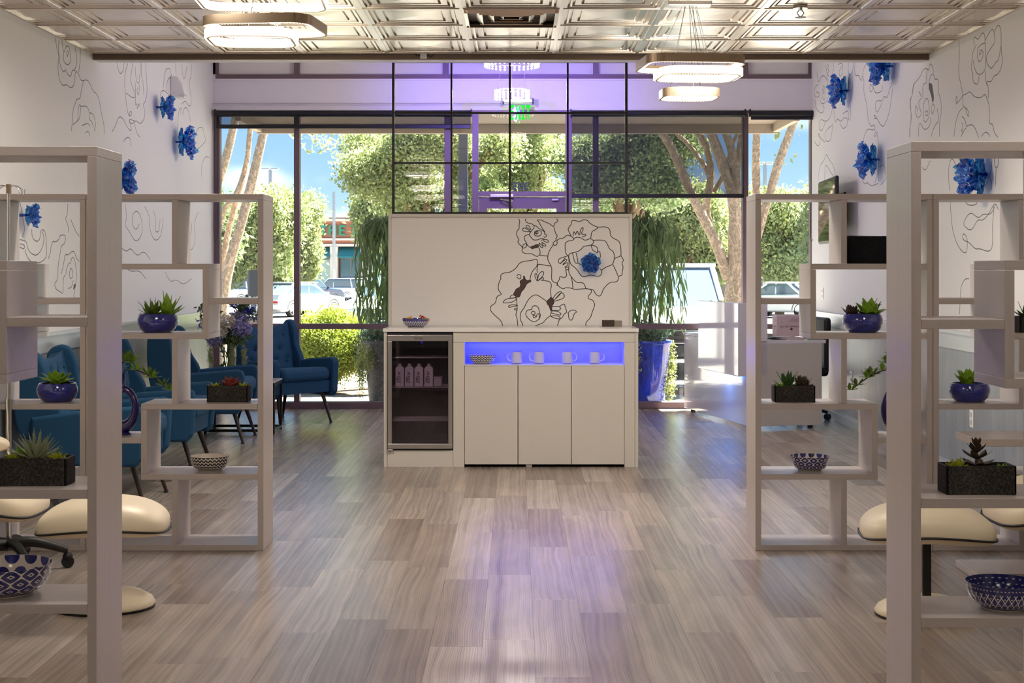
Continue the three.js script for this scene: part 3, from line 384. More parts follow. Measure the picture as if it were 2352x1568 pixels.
{ // exit sign hanging below the header
  const d = 14.85, s = thing('exit_sign', 'green EXIT sign on a clear plate under a silver bar', 'sign', [X(1190, d), Y(232, d), -d]), w = X(1224, d) - X(1156, d);
  part('housing', [rbox(w, 0.045, 0.07, 0.01, 0, 0, 0), rbox(0.1, 0.03, 0.05, 0.005, 0, 0.03, 0)], M.steel, s);
  for (const k of [-1, 1]) part('end_cap', rbox(0.014, 0.06, 0.08, 0.005, k * w / 2, -0.006, 0), M.plastic, s);
  part('bracket', bar([0, 0.04, 0], [0, 0.04, -(DW - 0.06 - d)], 0.012), M.steel, s);
  part('plate', span(-w / 2 + 0.012, w / 2 - 0.012, -0.225, -0.02, -0.003, 0.003), std({ color: 0xffffff, transmission: 1, roughness: 0.02, thickness: 0, ior: 1.45, specularIntensity: 0.12 }), s);
  const t = text('EXIT', 0.15, 0.004); t.computeBoundingBox(); const b = t.boundingBox; t.scale(0.212 / (b.max.x - b.min.x), 1, 1).translate(0.022, -0.115, 0.004);
  part('letters', t, std({ color: 0x0a3010, emissive: 0x00ff18, emissiveIntensity: 0.75 }), s);
  const l = new THREE.PointLight(0x30ff50, 0.04); l.name = 'exit_sign_light'; l.position.set(X(1190, d), Y(258, d), -d + 0.12); l.castShadow = true; scene.add(l);
}
// ---------------------------------------------------------------- outside
const lotY = (d) => -0.16 - (d - 19) * 0.0092;
const foliageLeaf = (() => { const g = new THREE.BufferGeometry(); g.setAttribute('position', new THREE.Float32BufferAttribute([0, 0, 0, 0.3, 0.45, 0.06, 0, 1, 0, -0.3, 0.45, 0.06], 3)); g.setIndex([0, 1, 2, 0, 2, 3]); g.computeVertexNormals(); return g; })();
function clump(n, r, size, seed) { const R = rng(seed), l = []; for (let i = 0; i < n; i++) { const g = foliageLeaf.clone().toNonIndexed(); g.scale(size * (0.7 + R() * 0.6), size * (0.8 + R() * 0.7), size); g.rotateX((R() - 0.5) * 2.6).rotateY(R() * 6.28).rotateZ((R() - 0.5) * 2.4).translate((R() - 0.5) * 2 * r, (R() - 0.5) * 2 * r, (R() - 0.5) * 2 * r); l.push(g); } return mergeGeometries(l); }
const leafMat = (c, t = 0.4) => std({ color: c, roughness: 0.9, transmission: t, thickness: 0, side: THREE.DoubleSide });
const LEAF = { lime: leafMat(0xa9b67c), mid: leafMat(0x95a873), deep: leafMat(0x4d6a3c, 0.25), hedge: leafMat(0xa2b33c), grey: leafMat(0x6f8a76, 0.25), weep: leafMat(0x6d8352, 0.3), trail: leafMat(0xa8b26a) };
function foliage(parent, name, mat, geo, blobs, n, seed, sc = [0.7, 1.3], fill = 0.55) {
  const R = rng(seed), m = new THREE.InstancedMesh(geo, mat, n), M4 = new THREE.Matrix4(), q = new THREE.Quaternion(), e = new THREE.Euler(), c = new THREE.Color(), vol = blobs.map((b) => b[3] * b[4] * b[5]), tot = vol.reduce((a, b) => a + b, 0);
  for (let i = 0; i < n; i++) {
    let t = R() * tot, k = 0; while (k < blobs.length - 1 && t > vol[k]) t -= vol[k++];
    const [x, y, z, rx, ry, rz] = blobs[k], u = R() * 2 - 1, ph = R() * 6.283, r = Math.pow(R(), 1 - fill * 0.75) , s = Math.sqrt(1 - u * u), lump = 0.78 + 0.44 * noise3(Math.cos(ph) * s * 2.6 + seed, u * 2.6, Math.sin(ph) * s * 2.6);
    e.set(R() * 6.28, R() * 6.28, R() * 6.28); const f = sc[0] + R() * (sc[1] - sc[0]);
    M4.compose(new THREE.Vector3(x + rx * r * lump * s * Math.cos(ph), y + ry * r * lump * u, z + rz * r * lump * s * Math.sin(ph)), q.setFromEuler(e), new THREE.Vector3(f, f, f)); m.setMatrixAt(i, M4);
    const k2 = 0.5 + R() * 0.7; c.setRGB(k2 * (0.92 + R() * 0.2), k2, k2 * (0.8 + R() * 0.3)); m.setColorAt(i, c);
  }
  m.userData.kind = 'stuff'; return place(m, name, parent);
}
{
  const ground = struct(part('ground', (() => { const pos = [], far = 220, y1 = lotY(far); return new THREE.PlaneGeometry(260, far - 18.6, 1, 1).rotateX(-Math.PI / 2).applyMatrix4(new THREE.Matrix4().makeRotationX(-Math.atan2(lotY(18.6) - y1, far - 18.6))).translate(0, (lotY(18.6) + y1) / 2, -(18.6 + far) / 2); })(), std({ color: 0x86837f, map: T.asphalt, roughness: 0.95 }, true), scene), 'sunlit pale parking lot');
  const walk = place(new THREE.Group(), 'sidewalk', scene); struct(walk, 'sunlit concrete sidewalk outside the shop windows');
  const conc = std({ color: 0x9d9891, map: T.asphalt, roughness: 0.9 }, true);
  for (let i = 0; i < 12; i++) { const x0 = -11 + i * 1.85; part('slab', rbox(1.842, 0.1, 1.62, 0.008, x0 + 0.925, -0.06, -DW - 0.95), conc, walk); part('slab', rbox(1.842, 0.1, 0.5, 0.008, x0 + 0.925, -0.06, -18.35), conc, walk); }
  part('curb', rbox(22, 0.18, 0.16, 0.02, 0, -0.12, -18.68), conc, walk);
  const bed = place(new THREE.Group(), 'ground_bed', scene); struct(bed, 'brown mulch planting bed between the sidewalk slabs');
  part('mulch', [span(-11, -0.75, -0.2, -0.02, -DW - 1.77, -18.1), span(1.75, 11, -0.2, -0.02, -DW - 1.77, -18.1)], std({ color: 0xffffff, map: T.mulch, roughness: 1, bumpMap: T.mulch, bumpScale: 0.02 }, true), bed);
  part('slab', rbox(2.49, 0.1, 1.03, 0.008, 0.5, -0.06, -17.59), conc, bed);
  const can = place(new THREE.Group(), 'roof_canopy', scene); struct(can, 'beige canopy soffit over the sidewalk');
  const buff = std({ color: 0xb9ab98, roughness: 0.7 });
  part('soffit', span(-2.95, 2.98, 3.09, 3.17, -DW - 0.2, -DW - 1.5), std({ color: 0x9a8d80, roughness: 0.8 }), can);
  part('fascia', [span(-2.95, 2.98, 2.985, 3.4, -DW - 1.5, -DW - 1.56), span(-2.95, -2.89, 3.0, 3.4, -DW - 0.2, -DW - 1.5), span(2.92, 2.98, 3.0, 3.4, -DW - 0.2, -DW - 1.5)], buff, can);
}
// shrubs
{
  const g = clump(14, 0.055, 0.028, 3);
  const shrub = (u, v, d, rx, ry, n, label, mat, sc) => {
    const p = at(u, v, d), s = thing('round_shrub', label, 'shrub', [p.x, -0.02, p.z]), c = p.y + 0.02;
    part('stem', [0, 1, 2, 3, 4].map((i) => limb([[0.02 * i - 0.04, 0, 0], [Math.cos(i * 1.3) * rx * 0.4, c * 0.6, Math.sin(i * 1.3) * 0.15], [Math.cos(i * 1.3) * rx * 0.6, c + 0.15, Math.sin(i * 1.3) * 0.25]], 0.016, 0.006, 10, 6)), std({ color: 0x6b5a48, roughness: 0.9 }), s);
    foliage(s, 'foliage', mat, g, [[0, c, 0, rx, ry, rx * 0.9]], n, Math.round(u), sc, 0.85); return s;
  };
  shrub(762, 792, 17.4, 0.43, 0.42, 3400, 'rounded yellow-green boxwood shrub outside the left window', LEAF.hedge, [0.7, 1.2]);
  shrub(858, 800, 17.2, 0.22, 0.27, 800, 'small grey-green shrub behind the left planter', LEAF.grey, [0.6, 1.1]);
}
// multi-trunk crape myrtles near the window
{
  const bark = std({ color: 0xffffff, map: T.bark, roughness: 0.85, bumpMap: T.bark, bumpScale: 0.01 }), g = clump(8, 0.16, 0.1, 8);
  const tree = (d, label, limbs, crown, n, seed) => {
    const b = at(limbs[0][1][0], 800, d), t = thing('crape_myrtle', label, 'tree', [b.x, -0.05, -d]), L = (pts) => pts.map(([u, v, dz = 0]) => { const p = at(u, v, d + dz); return [p.x - b.x, p.y + 0.05, p.z + d]; });
    for (const [r0, first, ...rest] of limbs) { const r1 = rest.pop(); part('trunk', limb(L([first, ...rest]), r0, r1, 26, 12, 0.22, r0 * 100), bark, t); }
    foliage(t, 'foliage', LEAF.mid, g, crown.map(([u, v, dz, a, bb, c]) => { const p = at(u, v, d + dz); return [p.x - b.x, p.y + 0.05, p.z + d, a, bb, c]; }), n, seed); return t;
  };
  tree(19.6, 'multi-trunk tree with mottled bark at the left window jamb', [
    [0.085, [505, 880], [520, 640], [555, 510], [583, 400], [606, 300], [650, 120], 0.05],
    [0.05, [503, 880, 0.2], [512, 600, 0.2], [540, 470, 0.2], [567, 370, 0.15], [574, 300, 0.1], [600, 120, 0], 0.03],
    [0.075, [470, 880, 0.3], [500, 430, 0.3], [520, 360, 0.3], [535, 300, 0.3], [570, 120, 0.3], 0.05],
    [0.05, [488, 880, 0.1], [500, 560, 0.1], [515, 480, 0.1], [540, 450, 0], [560, 400, 0], 0.03]],
    [[520, -60, 0, 1.5, 0.9, 1.5], [330, 40, 0.6, 1.1, 0.8, 1.1], [745, 318, 0.4, 0.22, 0.1, 0.2], [690, 322, 0, 0.2, 0.06, 0.15]], 2200, 41);
  tree(19.2, 'thick multi-trunk tree with peeling tan bark by the reception desk', [
    [0.221, [1690, 885], [1690, 760], [1690, 660], [1690, 600], [1688, 520], 0.085],
    [0.075, [1672, 640], [1645, 560], [1600, 470], [1565, 390], [1540, 335], [1512, 290], [1470, 120], 0.038],
    [0.054, [1662, 600, 0.25], [1636, 540, 0.3], [1622, 480, 0.3], [1632, 410, 0.3], [1626, 350, 0.3], [1600, 290, 0.3], [1560, 120, 0.3], 0.038],
    [0.034, [1632, 410, 0.3], [1612, 372, 0.35], [1580, 330, 0.4], [1548, 300, 0.4], [1500, 220, 0.5], 0.022],
    [0.095, [1692, 640], [1690, 540], [1684, 450], [1664, 390], [1645, 335], [1628, 290], [1590, 120], 0.045],
    [0.068, [1688, 470], [1690, 400], [1680, 345], [1664, 290], [1650, 120], 0.038],
    [0.048, [1688, 420, 0.1], [1698, 350, 0.1], [1706, 290, 0.1], [1720, 120, 0.1], 0.030],
    [0.061, [1726, 650, 0.3], [1736, 560, 0.3], [1737, 440, 0.3], [1736, 370, 0.3], [1738, 290, 0.3], [1745, 120, 0.3], 0.045],
    [0.068, [1715, 650, 0.15], [1745, 520, 0.2], [1772, 430, 0.2], [1790, 370, 0.2], [1818, 295, 0.2], [1880, 150, 0.2], 0.045],
    [0.031, [1640, 440, 0.4], [1662, 400, 0.45], [1680, 340, 0.5], [1700, 290, 0.5], 0.022]],
    [[1680, -60, 0, 1.9, 0.9, 1.6], [1900, 30, 0.5, 1.0, 0.8, 1.2], [1830, 312, 0.4, 0.22, 0.09, 0.2], [1790, 300, 0.2, 0.25, 0.05, 0.2], [1800, 365, 0.2, 0.06, 0.12, 0.06]], 2400, 77);
}
{ // trees across the lot
  const bark = std({ color: 0x9d8f82, map: T.bark, roughness: 0.9 }), g = clump(14, 0.26, 0.07, 12), g2 = clump(14, 0.55, 0.15, 14);
  const far = (u, d, vTop, vLow, half, mat, n, seed, label, trunkV, geo = g) => {
    const b = at(u, 800, d), y0 = lotY(d), yt = Y(vTop, d) - y0, yl = Y(vLow, d) - y0, r = half * d / FOCAL, t = thing('shade_tree', label, 'tree', [b.x, y0, -d], 0, 'trees across the parking lot'), R = rng(seed), bl = [];
    part('trunk', limb([[0, 0, 0], [0.05 * r, yl * 0.6, 0], [-0.05 * r, (yl + yt) / 2, 0]], 0.03 * (yt + 2), 0.015 * (yt + 2), 14, 9, 0.15, seed), bark, t);
    for (let i = 0; i < 6; i++) { const a = i * 1.05 + R(); part('branch', limb([[0, yl * 0.75, 0], [Math.cos(a) * r * 0.35, yl + (yt - yl) * 0.25, Math.sin(a) * r * 0.35], [Math.cos(a) * r * 0.75, yl + (yt - yl) * (0.4 + R() * 0.35), Math.sin(a) * r * 0.7]], 0.016 * (yt + 2), 0.005 * (yt + 2), 12, 6, 0.1, i), bark, t); }
    for (let i = 0; i < 26; i++) { const a = R() * 6.28, q = Math.sqrt(R()) * 0.8, h = R(); bl.push([Math.cos(a) * q * r, yl + (yt - yl) * (0.12 + 0.76 * h), Math.sin(a) * q * r, r * (0.22 + 0.14 * R()), (yt - yl) * (0.09 + 0.08 * R()), r * 0.28]); }
    foliage(t, 'foliage', mat, geo, bl, Math.round(n * 1.5), seed, [0.6, 1.25], 0.45); return t;
  };
  far(985, 27, 262, 510, 195, LEAF.lime, 5200, 101, 'big leafy tree seen through the left side of the black grid');
  far(1205, 30, 220, 480, 130, LEAF.lime, 3400, 102, 'leafy tree seen through the door transom');
  far(1445, 27, 250, 480, 165, LEAF.mid, 4200, 103, 'leafy tree seen through the half-drawn shade');
  far(600, 62, 452, 640, 105, LEAF.lime, 4200, 104, 'broad tree over the parked cars at the left trunk', 0, g2);
  far(678, 70, 462, 640, 42, LEAF.lime, 2600, 105, 'tree in front of the brick shop', 0, g2);
  far(892, 58, 440, 560, 62, LEAF.lime, 2600, 106, 'tree hiding the end of the shop sign', 0, g2);
  far(1560, 60, 440, 640, 110, LEAF.lime, 4600, 107, 'pale green tree behind the white car', 0, g2);
  far(1790, 66, 452, 640, 105, LEAF.lime, 3800, 108, 'tree seen through the corner of the shelf by the desk', 0, g2);
  far(1420, 75, 470, 650, 110, LEAF.mid, 3000, 109, 'tree behind the right hanging plant', 0, g2);
  far(1120, 72, 400, 640, 140, LEAF.lime, 3600, 110, 'tree behind the entrance door', 0, g2);
  far(2010, 50, 430, 640, 150, LEAF.mid, 3000, 111, 'tree beyond the right wall corner', 0, g2);
  far(430, 55, 430, 640, 110, LEAF.mid, 2600, 112, 'tree beyond the left wall corner', 0, g2);
}
{ // lamp posts and signs in the lot
  const lamp = (u, d, vTop, r, head, label) => { const b = at(u, 700, d), y0 = lotY(d), h = Y(vTop, d) - y0, t = thing('lamp_post', label, 'lamp post', [b.x, y0, -d]); part('pole', cyl(r * 0.8, r, h, 0, h / 2, 0, 12), M.steel, t); part('base', cyl(r * 2.4, r * 2.6, 0.7, 0, 0.35, 0, 14), M.white, t); if (head) part('lamp_head', [rbox(head, 0.1, 0.35, 0.04, -head * 0.55, h, 0), rbox(head, 0.1, 0.35, 0.04, head * 0.55, h, 0)], M.steel, t); return t; };
  lamp(621, 90, 388, 0.13, 0.5, 'parking lot lamp post with two flat heads');
  lamp(767, 110, 440, 0.13, 0, 'tall thin pole in front of the brick shop');
  lamp(1253, 60, 300, 0.13, 0.4, 'pale pole seen through the door transom');
  lamp(1757, 70, 375, 0.12, 0.35, 'lamp post between the right tree trunks');
  const b = at(1064, 800, 19), p = thing('canopy_post', 'dark steel post outside the narrow sidelight', 'post', [b.x, -0.1, -19]); part('shaft', rbox(0.12, 3.6, 0.12, 0.01, 0, 1.8, 0), std({ color: 0x3b4048, roughness: 0.5 }), p); part('base_plate', rbox(0.2, 0.02, 0.2, 0.004, 0, 0.06, 0), M.steel, p);
  const c = at(583, 700, 24), s = thing('bollard_light', 'black cylindrical path light behind the left shelf', 'lamp post', [c.x, lotY(24), -24]); part('shaft', cyl(0.05, 0.05, 1.35, 0, 0.67, 0), std({ color: 0x555a60, roughness: 0.5 }), s); part('head', cyl(0.1, 0.1, 0.42, 0, 1.42, 0), std({ color: 0x30343a, roughness: 0.5 }), s);
  const q = at(590, 720, 21), w = thing('stone_pier', 'short pebble-dash pier outside the left window', 'pier', [q.x, lotY(21), -21]); part('pier_body', rbox(0.32, 0.95, 0.32, 0.01, 0, 0.475, 0), std({ color: 0xc9b9a6, map: T.stone, roughness: 0.95, bumpMap: T.stone, bumpScale: 0.01 }, true), w);
}
{ // brick shop across the lot
  const d = 150, y0 = lotY(d), t = thing('brick_shop', 'brick shop with teal awnings and a green sign', 'building', [X(790, d), y0, -d]), brick = std({ color: 0xa8705a, roughness: 0.9 }), stone = std({ color: 0xdcd2c6, roughness: 0.9 }), teal = std({ color: 0x1f7f84, roughness: 0.8 });
  const lx = (u) => X(u, d) - X(790, d), ly = (v) => Y(v, d) - y0;
  part('wall', [span(lx(640), lx(1100), ly(560), ly(508), 0, -6), span(lx(640), lx(1100), 0, ly(560), -1.2, -6)], brick, t);
  part('cornice', [span(lx(640), lx(1100), ly(500), ly(495), 0.5, -6), span(lx(640), lx(1100), ly(508), ly(502), 0.25, -6), span(lx(640), lx(1100), ly(552), ly(547), 0.3, 0), span(lx(640), lx(1100), ly(566), ly(560), 0.3, 0)], stone, t);
  for (const u of [700, 768, 838, 908, 978]) part('column', rbox(lx(18) - lx(0), ly(566), 0.8, 0.05, lx(u), ly(566) / 2, 0.1), stone, t);
  for (const u of [734, 803, 873, 943]) {
    const w = lx(49) - lx(0);
    part('awning', new THREE.ExtrudeGeometry(shapeOf([[0, ly(567)], [1.6, ly(589)], [1.6, ly(592)], [0, ly(590)]]), { depth: w, bevelEnabled: false }).rotateY(-Math.PI / 2).translate(lx(u) + w / 2, 0, -0.6), teal, t);
    const f = part('window', rbox(w, ly(592) - 0.2, 0.15, 0.02, lx(u), (ly(592) + 0.2) / 2, -1.0), std({ color: 0x8b8f92, roughness: 0.5 }), t);
    for (const k of [-0.25, 0.25]) part('pane', rbox(w * 0.44, ly(592) - 0.5, 0.05, 0.01, lx(u) + k * w, (ly(592) + 0.2) / 2, -0.9), std({ color: 0x5b7e86, roughness: 0.1, metalness: 0.3 }), f);
  }
  const sign = part('sign_letters', text('THE TO', 1.05, 0.25).translate(lx(790), ly(529), 0.05), std({ color: 0x1d8a6a, roughness: 0.6 }), t); sign.userData.label = 'green raised sign letters';
  part('sign_emblem', [extrude([[-0.55, -0.6], [0, -0.1], [0.55, -0.6], [0.2, 0.3], [0.6, 0.7], [0, 0.45], [-0.6, 0.6], [-0.2, 0.2]], 0.2).translate(lx(729), ly(531), 0.05)], std({ color: 0xd0562f, roughness: 0.6 }), t);
  const u = thing('pale_shop', 'pale low shop row behind the left trees', 'building', [X(560, 130), lotY(130), -130]), ux2 = (a) => X(a, 130) - X(560, 130), uy = (a) => Y(a, 130) - lotY(130);
  part('wall', span(ux2(330), ux2(632), 0, uy(590), 0, -5), stone, u); part('fascia', span(ux2(330), ux2(632), uy(590), uy(578), 0.6, -5), brick, u);
  for (const a of [520, 555, 590]) part('window', rbox(ux2(22) - ux2(0), uy(604) - 0.2, 0.12, 0.02, ux2(a), uy(604) / 2, 0.02), std({ color: 0x6f6a66, roughness: 0.3 }), u);
  const r = thing('garden_wall', 'long dark wall behind the right trees', 'wall', [X(1700, 120), lotY(120), -120]); part('wall_body', rbox(34, 2.6, 0.6, 0.05, 8, 1.3, 0), std({ color: 0x8b8076, roughness: 0.95 }), r); part('coping', rbox(34.3, 0.2, 0.8, 0.03, 8, 2.7, 0), stone, r);
}
// cars
{
  const tyre = std({ color: 0x17171a, roughness: 0.8 }), rim = std({ color: 0xc9ccd0, metalness: 0.9, roughness: 0.3 }), glassM = std({ color: 0x5d7280, roughness: 0.05, metalness: 0.15 }), trim = std({ color: 0x1d1e20, roughness: 0.5 }), lens = std({ color: 0xe9eef2, roughness: 0.08, metalness: 0.3 }), red = std({ color: 0xb01418, roughness: 0.3 });
  const kinds = {   // side profiles, front towards +x, ground at y = 0
    suv: { L: 4.7, W: 1.9, body: [[-2.32, 0.42], [-2.35, 0.95], [-2.25, 1.08], [1.0, 1.08], [2.1, 0.98], [2.33, 0.78], [2.35, 0.42], [2.2, 0.3], [-2.2, 0.3]], cabin: [[-2.2, 1.05], [-1.95, 1.62], [-1.75, 1.7], [0.1, 1.72], [0.35, 1.66], [1.15, 1.05]], wheels: [-1.42, 1.42], wr: 0.36 },
    sedan: { L: 4.7, W: 1.85, body: [[-2.3, 0.4], [-2.36, 0.75], [-2.25, 0.95], [-1.5, 0.98], [1.1, 0.92], [2.1, 0.8], [2.35, 0.62], [2.34, 0.36], [2.1, 0.25], [-2.1, 0.25]], cabin: [[-1.85, 0.94], [-1.05, 1.36], [-0.8, 1.42], [0.1, 1.42], [0.3, 1.37], [1.15, 0.9]], wheels: [-1.4, 1.42], wr: 0.34 },
    pickup: { L: 5.6, W: 1.95, body: [[-2.8, 0.5], [-2.82, 1.15], [-2.7, 1.2], [1.4, 1.2], [2.6, 1.1], [2.8, 0.9], [2.8, 0.5], [2.6, 0.4], [-2.6, 0.4]], cabin: [[-0.95, 1.15], [-0.85, 1.85], [-0.7, 1.92], [0.7, 1.92], [0.9, 1.86], [1.55, 1.15]], wheels: [-1.8, 1.8], wr: 0.4 },
  };
  const car = (kind, u, vw, d, turn, color, label) => {
    const k = kinds[kind], p = at(u, 700, d), t = thing('parked_car', label, 'car', [p.x, lotY(d), -d], turn, 'cars parked in the lot'), paint = std({ color, roughness: 0.15, clearcoat: 1, clearcoatRoughness: 0.03, metalness: 0.1 }), z = -k.W / 2;
    const body = part('body', extrude(k.body, k.W, 0.09, false, 4).translate(0, 0, z), paint, t);
    part('greenhouse', extrude(k.cabin, k.W - 0.3, 0.12, false, 4).translate(0, 0, z + 0.15), glassM, t);
    const c = k.cabin, roofL = c[3][0] - c[2][0];
    part('roof', [rbox(roofL + 0.5, 0.07, k.W - 0.36, 0.03, (c[2][0] + c[3][0]) / 2, c[2][1] + 0.005, 0)].concat([-1, 1].flatMap((s) => [bar([c[0][0] + 0.05, c[0][1], s * (k.W / 2 - 0.17)], [c[1][0], c[1][1], s * (k.W / 2 - 0.24)], 0.06), bar([c[5][0] - 0.02, c[5][1], s * (k.W / 2 - 0.17)], [c[4][0], c[4][1], s * (k.W / 2 - 0.24)], 0.045), bar([-0.15, c[0][1], s * (k.W / 2 - 0.15)], [-0.15, c[2][1], s * (k.W / 2 - 0.2)], 0.035), bar([c[0][0] + 0.45, c[0][1], s * (k.W / 2 - 0.16)], [c[1][0] + 0.35, c[2][1], s * (k.W / 2 - 0.22)], 0.07)])), paint, t);
    for (const x of k.wheels) for (const s of [-1, 1]) { const wz = s * (k.W / 2 - 0.1), wh = part('wheel', new THREE.TorusGeometry(k.wr - 0.09, 0.09, 8, 22).scale(1, 1, 1.2).translate(x, k.wr, wz), tyre, t); part('rim', [new THREE.CylinderGeometry(k.wr - 0.1, k.wr - 0.1, 0.12, 20).rotateX(Math.PI / 2).translate(x, k.wr, wz)], trim, wh); part('spokes', [0, 1, 2, 3, 4].map((i) => bar([x, k.wr, wz + s * 0.07], [x + Math.cos(i * 1.257) * (k.wr - 0.1), k.wr + Math.sin(i * 1.257) * (k.wr - 0.1), wz + s * 0.06], 0.03)), rim, wh); part('arch', new THREE.TorusGeometry(k.wr + 0.03, 0.03, 6, 20, Math.PI).translate(x, k.wr, s * (k.W / 2 - 0.02)), trim, t); }
    part('bumper', [rbox(0.12, 0.24, k.W - 0.1, 0.05, k.L / 2 - 0.05, 0.44, 0), rbox(0.12, 0.24, k.W - 0.1, 0.05, -k.L / 2 + 0.05, 0.46, 0)], kind === 'sedan' ? paint : trim, t);
    const gy = k.body[5][1] - 0.12; part('grille', [rbox(0.06, 0.22, k.W * 0.42, 0.02, k.L / 2 - 0.03, gy, 0), ...[0, 1, 2].map((i) => rbox(0.08, 0.02, k.W * 0.42, 0.005, k.L / 2 - 0.02, gy - 0.07 + i * 0.07, 0))], trim, t);
    part('headlight', [-1, 1].map((s) => rbox(0.16, 0.15, 0.36, 0.05, k.L / 2 - 0.08, gy + 0.04, s * (k.W / 2 - 0.25))), lens, t);
    part('tail_light', [-1, 1].map((s) => rbox(0.1, 0.2, 0.3, 0.04, -k.L / 2 + 0.05, k.body[1][1] - 0.06, s * (k.W / 2 - 0.2))), red, t);
    part('mirror', [-1, 1].map((s) => rbox(0.12, 0.14, 0.2, 0.04, c[5][0] - 0.3, c[5][1] + 0.06, s * (k.W / 2 + 0.06))), paint, t);
    return t;
  };
  const toCam = -Math.PI / 2, W = 0xeeeeee;
  car('suv', 1530, 0, 24.2, toCam, W, 'white car parked facing the shop behind the thick tree');
  car('suv', 775, 0, 108, Math.PI * 0.86, W, 'white car crossing the lot seen from its side');
  car('suv', 706, 0, 92, Math.PI * 0.3, 0x2c3c52, 'dark blue car parked behind the silver coupe');
  car('sedan', 680, 0, 62, Math.PI * 0.34, 0xd0d3d6, 'silver coupe nearest the left window');
  car('pickup', 812, 0, 122, Math.PI, 0x2a3350, 'dark blue pickup behind the crossing white car');
  car('suv', 538, 0, 118, Math.PI / 2, W, 'white car at the far left by the pale shop');
  car('suv', 543, 0, 88, Math.PI * 0.8, W, 'white car behind the left tree trunks');
  car('sedan', 668, 0, 120, Math.PI * 0.7, W, 'white sedan in the far row');
  car('suv', 912, 0, 40, toCam - 0.12, W, 'white car facing the shop behind the left hanging plant');
  car('sedan', 1800, 0, 60, Math.PI * 0.75, W, 'white sedan seen through the shelf by the desk');
  car('sedan', 1832, 0, 72, Math.PI * 0.75, 0x4a7ac0, 'light blue sedan at the right edge of the lot');
  car('suv', 1770, 0, 90, Math.PI * 0.6, W, 'white car in the row behind the white sedan');
}
// ---------------------------------------------------------------- tall planters by the door
{
  const leaf = (() => { const pos = [], w = [0.15, 0.8, 1, 0.75, 0.35, 0]; for (let i = 0; i < 5; i++) { const y0 = -i / 5, y1 = -(i + 1) / 5, z0 = -Math.pow(i / 5, 2) * 0.12, z1 = -Math.pow((i + 1) / 5, 2) * 0.12, a = w[i] * 0.075, b = w[i + 1] * 0.075; pos.push(-a, y0, z0, a, y0, z0, b, y1, z1, -a, y0, z0, b, y1, z1, -b, y1, z1); } const g = new THREE.BufferGeometry(); g.setAttribute('position', new THREE.Float32BufferAttribute(pos, 3)); g.computeVertexNormals(); return g; })();
  const small = clump(7, 0.035, 0.028, 21);
  const glaze = std({ color: 0x1a3fd0, map: T.speck, roughness: 0.12, clearcoat: 1, clearcoatRoughness: 0.05 });
  const planter = (x, d, label, mat, seed, R0) => {
    const t = thing('tall_planter', label, 'planter', [x, -0.01, -d], 0, 'tall planters by the door'), R = rng(seed);
    part('pot', lathe([[0, 0], [0.16, 0], [0.175, 0.03], [0.2, 0.3], [0.235, 0.63], [0.25, 0.65], [0.25, 0.685], [0.225, 0.685], [0.21, 0.62], [0, 0.6]], 40), mat, t);
    part('trunk', limb([[0, 0.6, 0], [0.02, 1.1, 0.01], [-0.01, 1.75, 0]], 0.024, 0.012, 14, 8, 0.1, seed), M.walnut, t);
    const m = new THREE.InstancedMesh(leaf, LEAF.weep, 1150), q = new THREE.Quaternion(), e = new THREE.Euler(), M4 = new THREE.Matrix4(), c = new THREE.Color(); let k = 0;
    while (k < 1150) {      // strands arch out from the crown and droop
      const a = R() * 6.283, r = R0 * (0.25 + 0.8 * Math.sqrt(R())), top = 1.93 + 0.12 * R() - 1.5 * r * r, low = 0.92 + 0.55 * R() * R(), n = 14;
      for (let i = 0; i < n && k < 1150; i++) {
        const f = i / (n - 1), rr = r * Math.min(1, 0.15 + Math.sqrt(f) * 1.35), y = f < 0.25 ? top + 0.09 * Math.sin(f * 4 * Math.PI / 2) : top + 0.09 - (top + 0.09 - low) * (f - 0.25) / 0.75;
        e.set((R() - 0.5) * 0.5 - 0.15, Math.atan2(Math.cos(a), Math.sin(a)) + (R() - 0.5) * 2.6, (R() - 0.5) * 0.8, 'YXZ'); if (f < 0.2) e.x -= 1.1 - R();
        const s = 0.13 + R() * 0.1; M4.compose(new THREE.Vector3(Math.cos(a) * rr + (R() - 0.5) * 0.05, y, Math.sin(a) * rr + (R() - 0.5) * 0.05), q.setFromEuler(e), new THREE.Vector3(s, s, s)); m.setMatrixAt(k, M4); const b = 0.65 + R() * 0.6; c.setRGB(b, b * 1.02, b * 0.92); m.setColorAt(k, c); k++;
      }
    }
    m.userData.kind = 'stuff'; place(m, 'weeping_leaves', t);
    foliage(t, 'underplanting', LEAF.grey, small, [[0, 0.76, 0, 0.26, 0.14, 0.26]], 500, seed + 1, [0.7, 1.3], 0.7);
    foliage(t, 'trailing_stems', LEAF.trail, small, [[0.25, 0.42, 0.02, 0.045, 0.33, 0.06], [-0.26, 0.4, 0.05, 0.06, 0.36, 0.08], [-0.16, 0.5, 0.2, 0.06, 0.2, 0.06], [0.22, 0.2, 0.1, 0.05, 0.2, 0.06]], 360, seed + 2, [0.6, 1.1], 0.4);
    return t;
  };
  planter(X(1490, 15.95), 15.95, 'tall glossy blue planter with a weeping plant right of the counter', glaze, 61, 0.36);
  planter(X(885, 15.95), 15.95, 'tall grey planter with a weeping plant left of the counter', std({ color: 0x9a9a98, map: T.stone, roughness: 0.6 }, true), 62, 0.31);
}
